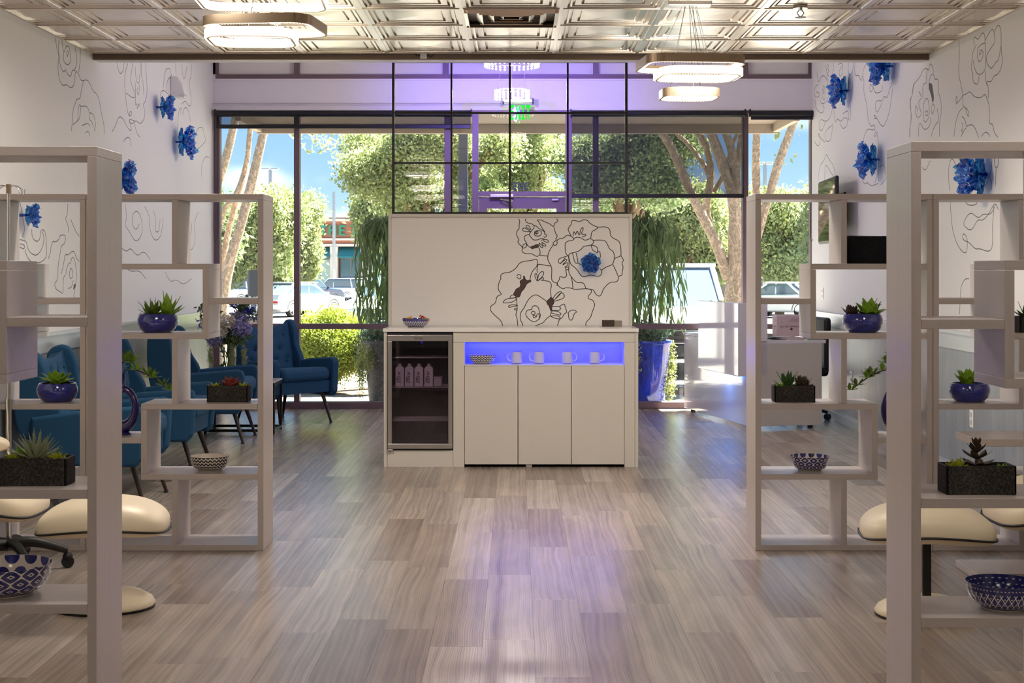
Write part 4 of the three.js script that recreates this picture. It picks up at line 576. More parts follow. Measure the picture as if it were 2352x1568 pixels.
// ---------------------------------------------------------------- refreshment counter
const CD = 10.75, cx = (u) => X(u, CD), cy = (v) => Y(v, CD), CB = 11.2;
{
  const t = thing('refreshment_counter', 'pale lacquered counter with three doors and a blue-lit niche', 'counter', [0, 0, -CD]), dep = -(CB - 0.014 - CD);
  const S = (u0, u1, v0, v1, z0 = 0, z1 = dep, r = 0.002) => rbox(cx(u1) - cx(u0), cy(v0) - cy(v1), z0 - z1, r, (cx(u0) + cx(u1)) / 2, (cy(v0) + cy(v1)) / 2, (z0 + z1) / 2);
  const bot = 617 + EYE * FOCAL / CD;
  part('countertop', S(880, 1467, 754, 762, 0.012, dep), M.quartz, t);
  part('side_panel', S(881.5, 889, 762, bot), M.lacquer, t); part('side_panel', S(1458.5, 1466, 762, bot), M.lacquer, t);
  part('toe_panel', S(889.5, 1040.5, 1034, bot, -0.004, -0.03), M.lacquer, t);
  part('fridge_shelf', S(889.5, 1040.5, 1031, 1034, -0.004, dep), M.dark, t);
  part('stile', S(1041, 1066.5, 786, bot, -0.002, -0.03), M.lacquer, t); part('stile', S(1434.5, 1458, 786, bot, -0.002, -0.03), M.lacquer, t);
  part('partition', S(1041, 1046, 786, bot, -0.03, dep), M.lacquer, t);
  part('header_panel', S(1041, 1458, 762.6, 785.4, -0.002, -0.03), M.lacquer, t);
  for (const [a, b] of [[1067.5, 1189], [1190.5, 1311.5], [1312.8, 1433.8]]) part('door', S(a, b, 840.4, 1066, 0, -0.02, 0.0015), M.lacquer, t);
  part('niche_lining', [S(1066.5, 1434.5, 838, 840, -0.004, -0.3), S(1066.5, 1434.5, 783.5, 785.5, -0.03, -0.3), S(1065.5, 1067, 785, 840, -0.004, -0.3), S(1434, 1435.5, 785, 840, -0.004, -0.3), S(1066, 1435, 785, 840, -0.28, -0.3)], std({ color: 0xd9d6d6, roughness: 0.5 }), t);
  part('back_panel', S(1041, 1458, 790, bot, dep + 0.02, dep), M.lacquer, t);
  part('plinth', S(1070, 1430, 1067, bot, -0.09, -0.11), M.dark, t); part('foot', S(1208, 1222, 1067, bot, -0.02, -0.06), M.white, t);
  // LED strip along the back of the niche ceiling
  const led = thing('niche_light_strip', 'blue LED strip glowing inside the counter niche', 'light', [(cx(1067) + cx(1434)) / 2, cy(785.8), -CD - 0.25]), w = cx(1430) - cx(1071);
  part('led_strip', rbox(w, 0.006, 0.012, 0.002, 0, -0.003, 0), std({ color: 0x2030c0, emissive: 0x2a35ff, emissiveIntensity: 3 }), led);
  const l = new THREE.RectAreaLight(0x2a38ff, 60, w, 0.012); l.name = 'niche_light'; l.position.set(led.position.x, led.position.y - 0.008, led.position.z); l.lookAt(led.position.x, led.position.y - 1, led.position.z + 0.35); scene.add(l);
}
{ // splash panel with the flower drawing, and its black grid
  const y0 = cy(754), y1 = Y(491, CB), x0 = X(892, CB), x1 = X(1452, CB), t = thing('flower_backsplash', 'white backsplash with black line flowers behind the counter', 'backsplash', [0, 0, -CB]);
  const bw = 0.024;
  part('panel_frame', [rbox(bw, y1 - y0, 0.06, 0.003, x0 + bw / 2, (y0 + y1) / 2, -0.02), rbox(bw, y1 - y0, 0.06, 0.003, x1 - bw / 2, (y0 + y1) / 2, -0.02), rbox(x1 - x0 - 2 * bw, bw, 0.06, 0.003, (x0 + x1) / 2, y1 - bw / 2, -0.02)], M.lacquer, t);
  const a0 = x0 + bw, a1 = x1 - bw, b0 = y0, b1 = y1 - bw;
  const tex = canvasTex(2048, Math.round(2048 * (b1 - b0) / (a1 - a0)), (c, w, h) => {
    c.fillStyle = '#dedad7'; c.fillRect(0, 0, w, h); const R = rng(4); for (let i = 0; i < 9000; i++) { c.fillStyle = R() > 0.5 ? 'rgba(255,255,255,0.12)' : 'rgba(150,140,135,0.10)'; c.fillRect(R() * w, R() * h, 2 + R() * 10, 1.5); }
    drawStrokes(c, strokes.panel, (u, v) => [(X(u, CB) - a0) / (a1 - a0) * w, (b1 - Y(v, CB)) / (b1 - b0) * h], 6.2, '#4a3028');
  });
  part('drawing', new THREE.PlaneGeometry(a1 - a0, b1 - b0).translate((a0 + a1) / 2, (b0 + b1) / 2, -0.006), std({ map: tex, roughness: 0.6, bumpMap: T.paint, bumpScale: 0.0006 }), t);
  part('backing', span(x0, x1, 0.0, y1, -0.05, -0.062), M.lacquer, t);
  const GD = CB + 0.03, gx = (u) => X(u, GD), gy = (v) => Y(v, GD), g = thing('black_grid', 'open black metal grid standing on the flower panel', 'grid', [0, y1, -GD]);
  const V0 = [903.5, 1037, 1171, 1304, 1438.5], H0 = [489, 374.5, 259.5];
  for (const u of V0) part('upright', rbox(u === 903.5 || u === 1438.5 ? 0.02 : 0.015, gy(139) - y1, 0.02, 0.003, gx(u), (gy(139) - y1) / 2, 0), M.black, g);
  for (const v of H0) part('crossbar', rbox(gx(1438.5) - gx(903.5), 0.015, 0.018, 0.003, (gx(903.5) + gx(1438.5)) / 2, Math.max(gy(v) - y1, 0.008), 0), M.black, g);
  part('crossbar', rbox(gx(1438.5) - gx(903.5) + 0.02, 0.02, 0.022, 0.003, (gx(903.5) + gx(1438.5)) / 2, gy(141.5) - y1, 0), M.black, g);
  // LED tube on the rear edge of the panel, lighting the header beyond
  const led = thing('panel_light_tube', 'slim violet LED tube on the rear of the flower panel', 'light', [(x0 + x1) / 2, y1 - 0.03, -CB - 0.085]);
  part('led_tube', new THREE.CylinderGeometry(0.011, 0.011, 1.5, 12).rotateZ(Math.PI / 2), std({ color: 0x4030c0, emissive: 0x5a3cff, emissiveIntensity: 3 }), led);
  const l = new THREE.RectAreaLight(0x5a36ff, 110, 1.5, 0.02); l.name = 'panel_light'; l.position.set((x0 + x1) / 2, y1 - 0.012, -CB - 0.1); l.lookAt((x0 + x1) / 2, 3.35, -DW); scene.add(l);
}
{ // violet spotlight behind the bulkhead, aimed at the header over the door
  const t = thing('violet_spotlight', 'small violet spotlight on the rear of the white bulkhead', 'light', [0, 3.45, -EDGE - 0.15]);
  part('bracket', rbox(0.05, 0.05, 0.05, 0.005, 0, 0, -0.024), M.plastic, t); part('lamp_housing', new THREE.CylinderGeometry(0.045, 0.045, 0.12, 20, 1, true).rotateX(Math.PI / 2).translate(0, -0.03, -0.11), M.plastic, t); part('lamp_lens', new THREE.CircleGeometry(0.043, 20).rotateY(Math.PI).translate(0, -0.03, -0.155), std({ color: 0x5030e0, emissive: 0x5a36ff, emissiveIntensity: 3 }), t);
  const l = new THREE.SpotLight(0x5c38ff, 46, 0, 0.46, 1); l.name = 'violet_spot'; l.position.set(0, 3.42, -EDGE - 0.31); l.target.position.set(0, 3.2, -DW); l.shadow.radius = 2; l.castShadow = true; scene.add(l, l.target);
}
{ // drinks fridge
  const t = thing('drinks_fridge', 'small drinks fridge with a steel framed dark glass door', 'fridge', [0, cy(1031), -CD]), x0 = cx(890.5), x1 = cx(1039.5), h = cy(764) - cy(1031), w = x1 - x0, xm = (x0 + x1) / 2, dz = -0.42;
  part('cabinet', [span(x0, x1, h - 0.02, h - 0.004, -0.02, dz), span(x0, x1, 0.002, 0.02, -0.02, dz), span(x0, x0 + 0.012, 0.02, h - 0.02, -0.02, dz), span(x1 - 0.012, x1, 0.02, h - 0.02, -0.02, dz), span(x0, x1, 0.02, h - 0.02, dz, dz + 0.012)], std({ color: 0x4d4753, roughness: 0.55 }), t);
  const yt = cy(769) - cy(1031), door = sub('door', t), f0 = cx(900.5), f1 = cx(1029.5), g0 = cy(1018) - cy(1031), g1 = cy(783) - cy(1031);
  part('door_frame', [rbox(x1 - x0, yt - g1, 0.03, 0.004, xm, (yt + g1) / 2, 0.004), rbox(x1 - x0, g0 - 0.004, 0.03, 0.004, xm, (g0 + 0.004) / 2, 0.004), rbox(f0 - x0, g1 - g0, 0.03, 0.004, (x0 + f0) / 2, (g0 + g1) / 2, 0.004), rbox(x1 - f1, g1 - g0, 0.03, 0.004, (x1 + f1) / 2, (g0 + g1) / 2, 0.004)], M.steel, door);
  part('glass', span(f0, f1, g0, g1, 0, 0.004), M.smoke, door);
  part('logo', text('home', 0.017, 0.001, 'regular').translate(xm - 0.01, (yt + g1) / 2, 0.02), M.plastic, door);
  part('hinge', [rbox(0.04, 0.012, 0.03, 0.003, x0 + 0.02, -0.004, 0.012)], M.steel, door);
  part('display', [rbox(0.06, 0.035, 0.02, 0.003, xm + 0.0, g1 - 0.025, -0.06)], std({ color: 0x0a0a20, roughness: 0.4 }), t); part('display_light', text('8', 0.012, 0.001).translate(xm + 0.008, g1 - 0.012, -0.048), std({ color: 0x101030, emissive: 0x3020ff, emissiveIntensity: 2 }), t);
  const sy = cy(889) - cy(1031); for (const y of [sy - 0.008, 0.2, 0.66]) part('wire_shelf', [...Array(9)].map((_, i) => bar([x0 + 0.02, y, -0.05 - i * 0.04], [x1 - 0.02, y, -0.05 - i * 0.04], 0.0022, 0.0022, 5)), M.steel, t);
  const label = canvasTex(128, 256, (c) => { c.fillStyle = '#f2efec'; c.fillRect(0, 0, 128, 256); c.save(); c.translate(78, 210); c.rotate(-Math.PI / 2); c.fillStyle = '#35303f'; c.font = 'bold italic 74px serif'; c.fillText('flow', 0, 0); c.restore(); c.fillStyle = '#8a6a58'; c.fillRect(20, 120, 14, 30); });
  const carton = std({ map: label, roughness: 0.5 }), cap = M.white; let first;
  [[918, 'white drink carton at the left of the fridge shelf'], [940, 'second white drink carton from the left in the fridge'], [962, 'third white drink carton from the left in the fridge'], [984.5, 'white drink carton beside the small white tub']].forEach(([u, lab]) => {
    const p = [X(u, CD + 0.12), cy(889) + 0.001 - 0.006, -CD - 0.14];
    if (first) { dup(first, p, 0, lab); return; }
    const k = first = thing('drink_carton', lab, 'carton', p, 0, 'drink cartons in the fridge'), g = new RoundedBoxGeometry(0.063, 0.135, 0.063, 1, 0.003).translate(0, 0.0675, 0), ps = g.attributes.position, uv = g.attributes.uv;
    for (let i = 0; i < uv.count; i++) uv.setXY(i, ps.getX(i) / 0.063 + 0.5, ps.getY(i) / 0.135);
    part('carton_body', g, carton, k); part('carton_top', [extrude([[-0.031, 0.135], [0.031, 0.135], [0.016, 0.15], [-0.016, 0.15]], 0.05).translate(0, 0, -0.025)], M.white, k); part('cap', cyl(0.012, 0.012, 0.018, 0, 0.158, 0), cap, k);
  });
  const b = thing('white_tub', 'small white tub beside the drink cartons', 'tub', [X(1006, CD + 0.12), cy(889) + 0.001 - 0.006, -CD - 0.14]); part('tub_body', rbox(0.06, 0.062, 0.06, 0.008, 0, 0.031, 0), M.white, b); part('tub_lid', rbox(0.063, 0.012, 0.063, 0.004, 0, 0.066, 0), M.white, b);
}
// ---------------------------------------------------------------- patterned bowls
const bowlTex = (kind) => canvasTex(1024, 256, (c, w, h) => {
  const dark = kind === 'black' ? '#1e1d24' : '#1d2570', pale = kind === 'black' ? '#e9e2d6' : '#e6ddd2';
  c.fillStyle = kind === 'dense' ? dark : pale; c.fillRect(0, 0, w, h); c.lineWidth = 7; c.lineJoin = 'round';
  if (kind === 'diamond' || kind === 'dots') { const n = 14, r = 3; for (let j = -1; j <= r; j++) for (let i = -1; i <= n; i++) { const x = (i + (j % 2 ? 0.5 : 0)) * w / n, y = 40 + j * 62, s = 0.46; c.fillStyle = dark; c.beginPath(); c.moveTo(x, y - 58 * s * 1.7); c.quadraticCurveTo(x + 20, y - 30, x + w / n * s, y); c.quadraticCurveTo(x + 20, y + 30, x, y + 58 * s * 1.7); c.quadraticCurveTo(x - 20, y + 30, x - w / n * s, y); c.quadraticCurveTo(x - 20, y - 30, x, y - 58 * s * 1.7); c.fill(); c.fillStyle = pale; c.save(); c.translate(x, y); c.rotate(0.785); c.fillRect(-11, -11, 22, 22); c.fillStyle = dark; c.fillRect(-5, -5, 10, 10); c.restore(); } }
  if (kind === 'black') { c.strokeStyle = dark; for (let row = 0; row < 6; row++) { c.lineWidth = 15; c.beginPath(); for (let k = -1; k <= 57; k++) { const x = k * w / 56, y = 4 + row * 50 + (k % 2 ? 17 : -17); k < 0 ? c.moveTo(x, y) : c.lineTo(x, y); } c.stroke(); } }
  if (kind === 'dense') { c.strokeStyle = pale; c.lineWidth = 5; for (let i = -2; i < 34; i++) { c.beginPath(); c.moveTo(i * 32, 60); c.lineTo(i * 32 + 46, 200); c.stroke(); c.beginPath(); c.moveTo(i * 32 + 46, 60); c.lineTo(i * 32, 200); c.stroke(); } c.fillStyle = pale; for (let i = 0; i < 64; i++) for (const y of [30, 225]) { c.beginPath(); c.arc(i * 16 + 8, y, 4, 0, 7); c.fill(); } for (let i = 0; i < 32; i++) for (const y of [95, 165]) { c.beginPath(); c.arc(i * 32 + 23, y, 5, 0, 7); c.fill(); } }
});
const innerTex = canvasTex(1024, 256, (c, w, h) => { c.fillStyle = '#e6ddd0'; c.fillRect(0, 0, w, h); for (let j = 0; j < 3; j++) for (let i = 0; i < 14; i++) { c.fillStyle = ['#2b3080', '#3d4488', '#22276a'][(i + j) % 3]; c.beginPath(); c.ellipse((i + (j % 2) * 0.5) * 73 + 30, 40 + j * 84, 27, 36, 0, 0, 7); c.fill(); } });
const innerDots = canvasTex(512, 256, (c, w, h) => { c.fillStyle = '#1d2570'; c.fillRect(0, 0, w, h); c.fillStyle = '#d9d4cc'; for (let j = 0; j < 10; j++) for (let i = 0; i < 32; i++) { c.beginPath(); c.arc((i + (j % 2) * 0.5) * 16 + 5, j * 26 + 12, 3.2, 0, 7); c.fill(); } });
const bowlMat = {}; for (const k of ['diamond', 'black', 'dense']) bowlMat[k] = std({ map: bowlTex(k), roughness: 0.14, clearcoat: 1, clearcoatRoughness: 0.05 });
const bowlIn = { ikat: std({ map: innerTex, roughness: 0.14 }), dots: std({ map: innerDots, roughness: 0.14 }), cream: std({ color: 0xe2dacd, roughness: 0.2 }) };
function bowl(label, pos, r, h, outer, inner, turn = 0) {
  const t = thing('patterned_bowl', label, 'bowl', pos, turn, 'patterned ceramic bowls');
  const P = [[0.6, 0.09], [0.78, 0.2], [0.9, 0.42], [0.97, 0.7], [1.0, 1.0]].map(([a, b]) => [a * r, b * h]);
  part('outer_wall', lathe(P, 48), bowlMat[outer], t);
  part('inner_wall', lathe([[1.0, 1.0], [0.985, 1.0], [0.945, 0.7], [0.87, 0.44], [0.74, 0.24], [0.5, 0.14], [0, 0.12]].map(([a, b]) => [a * r, b * h]), 48), bowlIn[inner], t);
  part('foot_ring', lathe([[0, 0.03], [0.5, 0.03], [0.5, 0], [0.58, 0], [0.6, 0.09], [0, 0.1]].map(([a, b]) => [a * r, b * h]), 40), bowlIn.cream, t);
  return t;
}
bowl('blue and white bowl of wrapped sweets on the countertop', [X(955, CD + 0.2), cy(754) + 0.001, -CD - 0.2], 0.1, 0.066, 'dense', 'dots');
bowl('dark patterned bowl in the blue-lit counter niche', [X(1108, CD + 0.12), cy(838) + 0.001, -CD - 0.13], 0.1, 0.066, 'black', 'cream');
{ // sweets
  const R = rng(9), cols = [0xc98a12, 0xb8321c, 0x8a5a10, 0xd0a020], names = ['gold', 'red', 'brown', 'yellow']; const y = cy(754) + 0.055, x = X(955, CD + 0.2), z = -CD - 0.2;
  [[-0.055, 0.012, 0.02, 0.4, 0, 'gold wrapped sweet leaning at the left of the sweet bowl'], [-0.045, -0.012, 0.0, -0.3, 2, 'brown wrapped sweet low in the sweet bowl'], [0.055, 0.018, 0.0, -0.5, 1, 'red wrapped sweet at the right of the sweet bowl'], [0.075, 0.006, 0.02, -0.2, 3, 'yellow wrapped sweet at the right rim of the sweet bowl']].forEach(([a, b, c, r, k, lab]) => {
    const t = thing('wrapped_sweet', lab, 'sweet', [x + a, y + b, z + c]); t.rotation.z = r; const m = std({ color: cols[k], roughness: 0.3, metalness: 0.2 }); part('wrapper', rbox(0.038, 0.02, 0.014, 0.006), m, t); part('twist', [extrude([[-0.018, 0], [-0.03, 0.012], [-0.03, -0.012]], 0.004), extrude([[0.018, 0], [0.03, 0.012], [0.03, -0.012]], 0.004)], m, t);
  });
}
{ // mugs in the niche
  let m0; [[1187, 1, 'double-wall glass mug nearest the niche bowl, handle to the left'], [1238, 1, 'second glass mug from the niche bowl, handle to the left'], [1303, -1, 'third glass mug in the niche, handle to the right'], [1366, -1, 'glass mug at the right end of the niche']].forEach(([u, s, lab]) => {
    const p = [X(u, CD + 0.12), cy(838) + 0.001, -CD - 0.13], turn = s > 0 ? 0 : Math.PI; if (m0) { dup(m0, p, turn, lab); return; }
    const t = m0 = thing('glass_mug', lab, 'mug', p, 0, 'glass mugs in the niche'); const milk = std({ color: 0xe6e3e8, transmission: 0.35, roughness: 0.12, thickness: 0, ior: 1.5 });
    part('mug_wall', lathe([[0, 0.003], [0.038, 0.003], [0.0395, 0.012], [0.0395, 0.088], [0.038, 0.09], [0.036, 0.086], [0.034, 0.014], [0, 0.012]], 32), milk, t);
    part('handle', tube([[-0.038, 0.074, 0], [-0.06, 0.072, 0], [-0.07, 0.05, 0], [-0.062, 0.028, 0], [-0.038, 0.02, 0]], 0.005, 24, 8), milk, t);
  });
}
{ // card holder
  const t = thing('card_holder', 'clear box holding brown cards on the countertop', 'card holder', [X(1403, CD + 0.22), cy(754) + 0.001, -CD - 0.22]), w = 0.165, h = 0.058;
  part('holder', [span(-w / 2, w / 2, 0, 0.003, -0.035, 0.035), span(-w / 2, w / 2, 0, h, 0.032, 0.035), span(-w / 2, -w / 2 + 0.003, 0, h, -0.035, 0.035), span(w / 2 - 0.003, w / 2, 0, h, -0.035, 0.035)], M.clear, t);
  part('card_stack', rbox(0.09, 0.048, 0.05, 0.002, -0.02, 0.028, 0), std({ color: 0x6e5122, map: T.mulch, roughness: 0.6 }, true), t); part('card_stack', rbox(0.055, 0.045, 0.05, 0.002, 0.052, 0.026, 0), std({ color: 0x857a6c, roughness: 0.6 }), t);
}
// ---------------------------------------------------------------- reception desk
{
  const ax = new THREE.Vector2(-0.2, 0.98).normalize(), t = thing('reception_desk', 'glossy white angular reception desk with a raised block', 'desk', [2.09, 0, -13.25], Math.atan2(-ax.x, ax.y) * -1);
  // local: -z runs along the front to the window, +x runs back from the front panel
  const ang = Math.atan2(0.2, 0.98); t.rotation.y = ang;
  part('front_panel', rbox(0.04, 0.74, 1.86, 0.004, 0.02, 0.03 + 0.37, -0.93), M.gloss, t);
  part('end_panel', rbox(0.66, 0.74, 0.04, 0.004, 0.37, 0.4, -0.02), M.lacquer, t);
  part('desktop', rbox(0.74, 0.03, 1.9, 0.004, 0.37, 0.785, -0.95), M.gloss, t);
  part('transaction_block', rbox(0.28, 0.66, 1.12, 0.006, 0.04, 0.81, -0.56), M.gloss, t);
  for (const [x, z] of [[0.06, -0.08], [0.62, -0.08], [0.06, -1.75]]) part('foot', cyl(0.025, 0.025, 0.03, x, 0.015, z), M.plastic, t);
  part('led_strip', rbox(0.02, 0.008, 0.95, 0.002, -0.03, 0.474, -0.56), std({ color: 0x2040ff, emissive: 0x3a90ff, emissiveIntensity: 4 }), t);
  const l = new THREE.RectAreaLight(0x3c8cff, 34, 0.9, 0.02); l.name = 'desk_light'; t.updateMatrixWorld(true); const p = t.localToWorld(new THREE.Vector3(-0.045, 0.46, -0.5)), q = t.localToWorld(new THREE.Vector3(0.05, -0.1, -0.5)); l.position.copy(p); l.lookAt(q); l.rotateZ(Math.PI / 2); scene.add(l);
  const bx = thing('cardboard_box', 'pinkish delivery box on the reception desk', 'box', [X(1810, 14.2), 0.801, -14.2], 0.02);
  const tex = canvasTex(256, 256, (c) => { c.fillStyle = '#cdb6bd'; c.fillRect(0, 0, 256, 256); c.translate(256, 256); c.rotate(Math.PI); c.fillStyle = '#2a2430'; c.font = 'bold italic 30px serif'; c.fillText('Candy by Co', 42, 128); c.beginPath(); c.arc(118, 88, 13, 0, 7); c.fill(); c.strokeStyle = '#4a4048'; c.lineWidth = 3; for (let i = 0; i < 4; i++) { c.beginPath(); c.moveTo(40, 178 + i * 14); c.lineTo(150 - i * 12, 178 + i * 14); c.stroke(); } c.font = '20px sans-serif'; c.fillText('K', 206, 180); c.fillText('E', 206, 110); });
  const g = new THREE.BoxGeometry(0.26, 0.2, 0.22).translate(0, 0.1, 0); part('box_body', g, std({ map: tex, roughness: 0.8 }), bx); part('tape', rbox(0.262, 0.002, 0.05, 0.001, 0, 0.2005, 0), std({ color: 0xcab58f, roughness: 0.4 }), bx);
  // keyboard and papers on the desk
  const k = thing('papers', 'dark leaflets spread on the reception desktop', 'papers', [X(1765, 13.75), 0.801, -13.75], 0.4); for (let i = 0; i < 4; i++) part('leaflet', rbox(0.16, 0.004, 0.1, 0.001, 0.03 * i, 0.002 + i * 0.004, 0.02 * i), i % 2 ? M.white : std({ color: 0x2b3f55, roughness: 0.4 }), k);
}
{ // office chair behind the desk
  const p = [2.72, 0, -14.25], t = thing('office_chair', 'black office chair behind the reception desk', 'chair', p, -1.4);
  part('backrest', rbox(0.46, 0.52, 0.07, 0.03, 0, 0.72, -0.22), M.plastic, t); part('seat', rbox(0.48, 0.08, 0.46, 0.035, 0, 0.46, 0), M.plastic, t); part('column', cyl(0.028, 0.028, 0.32, 0, 0.26, 0), M.plastic, t); part('back_bracket', bar([0, 0.44, -0.18], [0, 0.6, -0.25], 0.02), M.plastic, t);
  for (let i = 0; i < 5; i++) { const a = i * 1.2566 + 0.3, x = Math.cos(a) * 0.29, z = Math.sin(a) * 0.29, leg = part('leg', limb([[0, 0.13, 0], [x * 0.5, 0.11, z * 0.5], [x, 0.07, z]], 0.024, 0.014, 8, 8), M.plastic, t); part('caster', new THREE.CylinderGeometry(0.03, 0.03, 0.04, 14).rotateZ(Math.PI / 2).rotateY(a).translate(x, 0.03, z), M.dark, leg); }
}
{ // wall TV
  const t = thing('wall_television', 'black wall television on a bracket beside the window', 'television', [2.9, 1.98, -13.7], -Math.PI / 2 - 0.06);
  part('casing', rbox(1.05, 0.6, 0.035, 0.02, 0, 0, 0, 4), M.plastic, t); part('screen', rbox(1.01, 0.56, 0.004, 0.002, 0, 0, 0.019), std({ color: 0x05060a, roughness: 0.03 }), t); part('wall_bracket', [rbox(0.3, 0.34, 0.02, 0.004, 0.0, 0, -0.13), bar([-0.1, 0.1, -0.13], [-0.1, 0.1, -0.02], 0.015), bar([0.1, -0.1, -0.13], [0.1, -0.1, -0.02], 0.015)], M.black, t);
}
{ // outlets, emergency light, ceiling things
  let o; [[1890, 674, 'white outlet plate above the right rail'], [1957, 867, 'white outlet plate below the right rail near the desk'], [2235, 961, 'white outlet plate low on the right wall behind the shelf']].forEach(([u, v, lab]) => {
    const d = WR * FOCAL / (u - CX), p = [WR - (v > 700 ? 0.006 : 0), Y(v, d), -d]; if (o) { dup(o, p, 0, lab); return; }
    o = thing('wall_outlet', lab, 'outlet', p, 0, 'outlet plates on the right wall'); part('cover_plate', rbox(0.007, 0.12, 0.075, 0.003, -0.0035, 0, 0), M.white, o); part('socket', [rbox(0.003, 0.03, 0.03, 0.001, -0.0075, 0.026, 0), rbox(0.003, 0.03, 0.03, 0.001, -0.0075, -0.026, 0)], std({ color: 0xbdbdbd, roughness: 0.5 }), o);
  });
  const d = 3.05 * FOCAL / (CX - 416), e = thing('emergency_light', 'white wedge emergency light high on the left wall', 'light', [WL, Y(200, d), -d]);
  part('housing', extrude([[0, -0.09], [0.06, -0.09], [0.13, -0.07], [0.11, 0.02], [0.06, 0.09], [0, 0.09]], 0.17, 0.008).translate(0, 0, -0.085), M.white, e); part('lens', rbox(0.11, 0.014, 0.15, 0.004, 0.07, -0.095, 0), std({ color: 0xf2f0ea, roughness: 0.2 }), e);
  const q = thing('ceiling_diffuser', 'square silver air diffuser in the metal ceiling', 'vent', [0.277 - 0.305, CEIL, -(10.82 - 2.5 * 0.61)]);
  [[0.29, 0], [0.2, 0.005], [0.13, 0.01], [0.07, 0.016]].forEach(([s, y], i) => part('vane', [[1, 0], [-1, 0], [0, 1], [0, -1]].map(([a, b]) => { const g = new THREE.BoxGeometry(a ? 0.05 : s * 2, 0.003, a ? s * 2 : 0.05); g.rotateZ(a * 0.6).rotateX(-b * 0.6); return g.translate(a * s, y - 0.004, b * s); }), M.tin, q));
  part('duct', [span(-0.3, 0.3, 0.03, 0.045, -0.3, 0.3)], std({ color: 0x8a857f, roughness: 0.5, metalness: 0.5 }), q);
  const sp = at(1835, 52, 9.0), s = thing('sprinkler_head', 'small brass sprinkler head under the metal ceiling', 'sprinkler', [sp.x, CEIL, -8.95]);
  part('pipe', cyl(0.012, 0.012, 0.03, 0, 0.0, 0), M.steel, s); part('frame_arm', [tube([[-0.004, -0.01, 0], [-0.02, -0.03, 0], [0, -0.055, 0]], 0.003, 10, 6), tube([[0.004, -0.01, 0], [0.02, -0.03, 0], [0, -0.055, 0]], 0.003, 10, 6)], M.black, s); part('deflector', cyl(0.034, 0.034, 0.002, 0, -0.057, 0, 18), M.black, s); part('escutcheon', cyl(0.04, 0.045, 0.006, 0, 0.0, 0, 20), M.steel, s);
  const w = thing('junction_box', 'tiny white junction box with wires on the ceiling edge trim', 'junction box', [X(973, 10.9), Y(129, 10.9), -10.895]); part('box_body', rbox(0.05, 0.035, 0.025, 0.004, 0, 0, 0), M.white, w); part('wire', [tube([[-0.02, 0.01, 0], [-0.05, 0, 0.004], [-0.06, 0.03, 0]], 0.003, 10, 5), tube([[0.02, 0.01, 0], [0.06, -0.004, 0.004], [0.08, 0.03, 0]], 0.003, 10, 5)], M.plastic, w);
}
// ---------------------------------------------------------------- pendant lamps
function loop(w, d, r, n = 10) { const s = [], h = w / 2 - r, k = d / 2 - r; for (const [cx2, cz, a0] of [[h, k, 0], [-h, k, 1], [-h, -k, 2], [h, -k, 3]]) for (let i = 0; i <= n; i++) { const a = (a0 + i / n) * Math.PI / 2; s.push([cx2 + r * Math.cos(a), cz + r * Math.sin(a)]); } return s; }
function band(w, d, r, h, t, side) {          // upright band following a rounded rectangle
  const o = loop(w, d, r), i = loop(w - 2 * t, d - 2 * t, r - t), pos = [], N = o.length, q = (a, b, c, e) => pos.push(...a, ...b, ...c, ...a, ...c, ...e);
  for (let k = 0; k < N; k++) { const j = (k + 1) % N, A = (p, y) => [p[0], y, p[1]]; q(A(o[k], 0), A(o[k], h), A(o[j], h), A(o[j], 0)); q(A(i[j], 0), A(i[j], h), A(i[k], h), A(i[k], 0)); q(A(o[k], h), A(i[k], h), A(i[j], h), A(o[j], h)); q(A(o[j], 0), A(i[j], 0), A(i[k], 0), A(o[k], 0)); }
  const g = new THREE.BufferGeometry(); g.setAttribute('position', new THREE.Float32BufferAttribute(pos, 3)); g.computeVertexNormals(); return g;
}
const crystal = std({ color: 0xffffff, emissive: 0xfff0da, emissiveIntensity: 3.5, roughness: 0.2 });
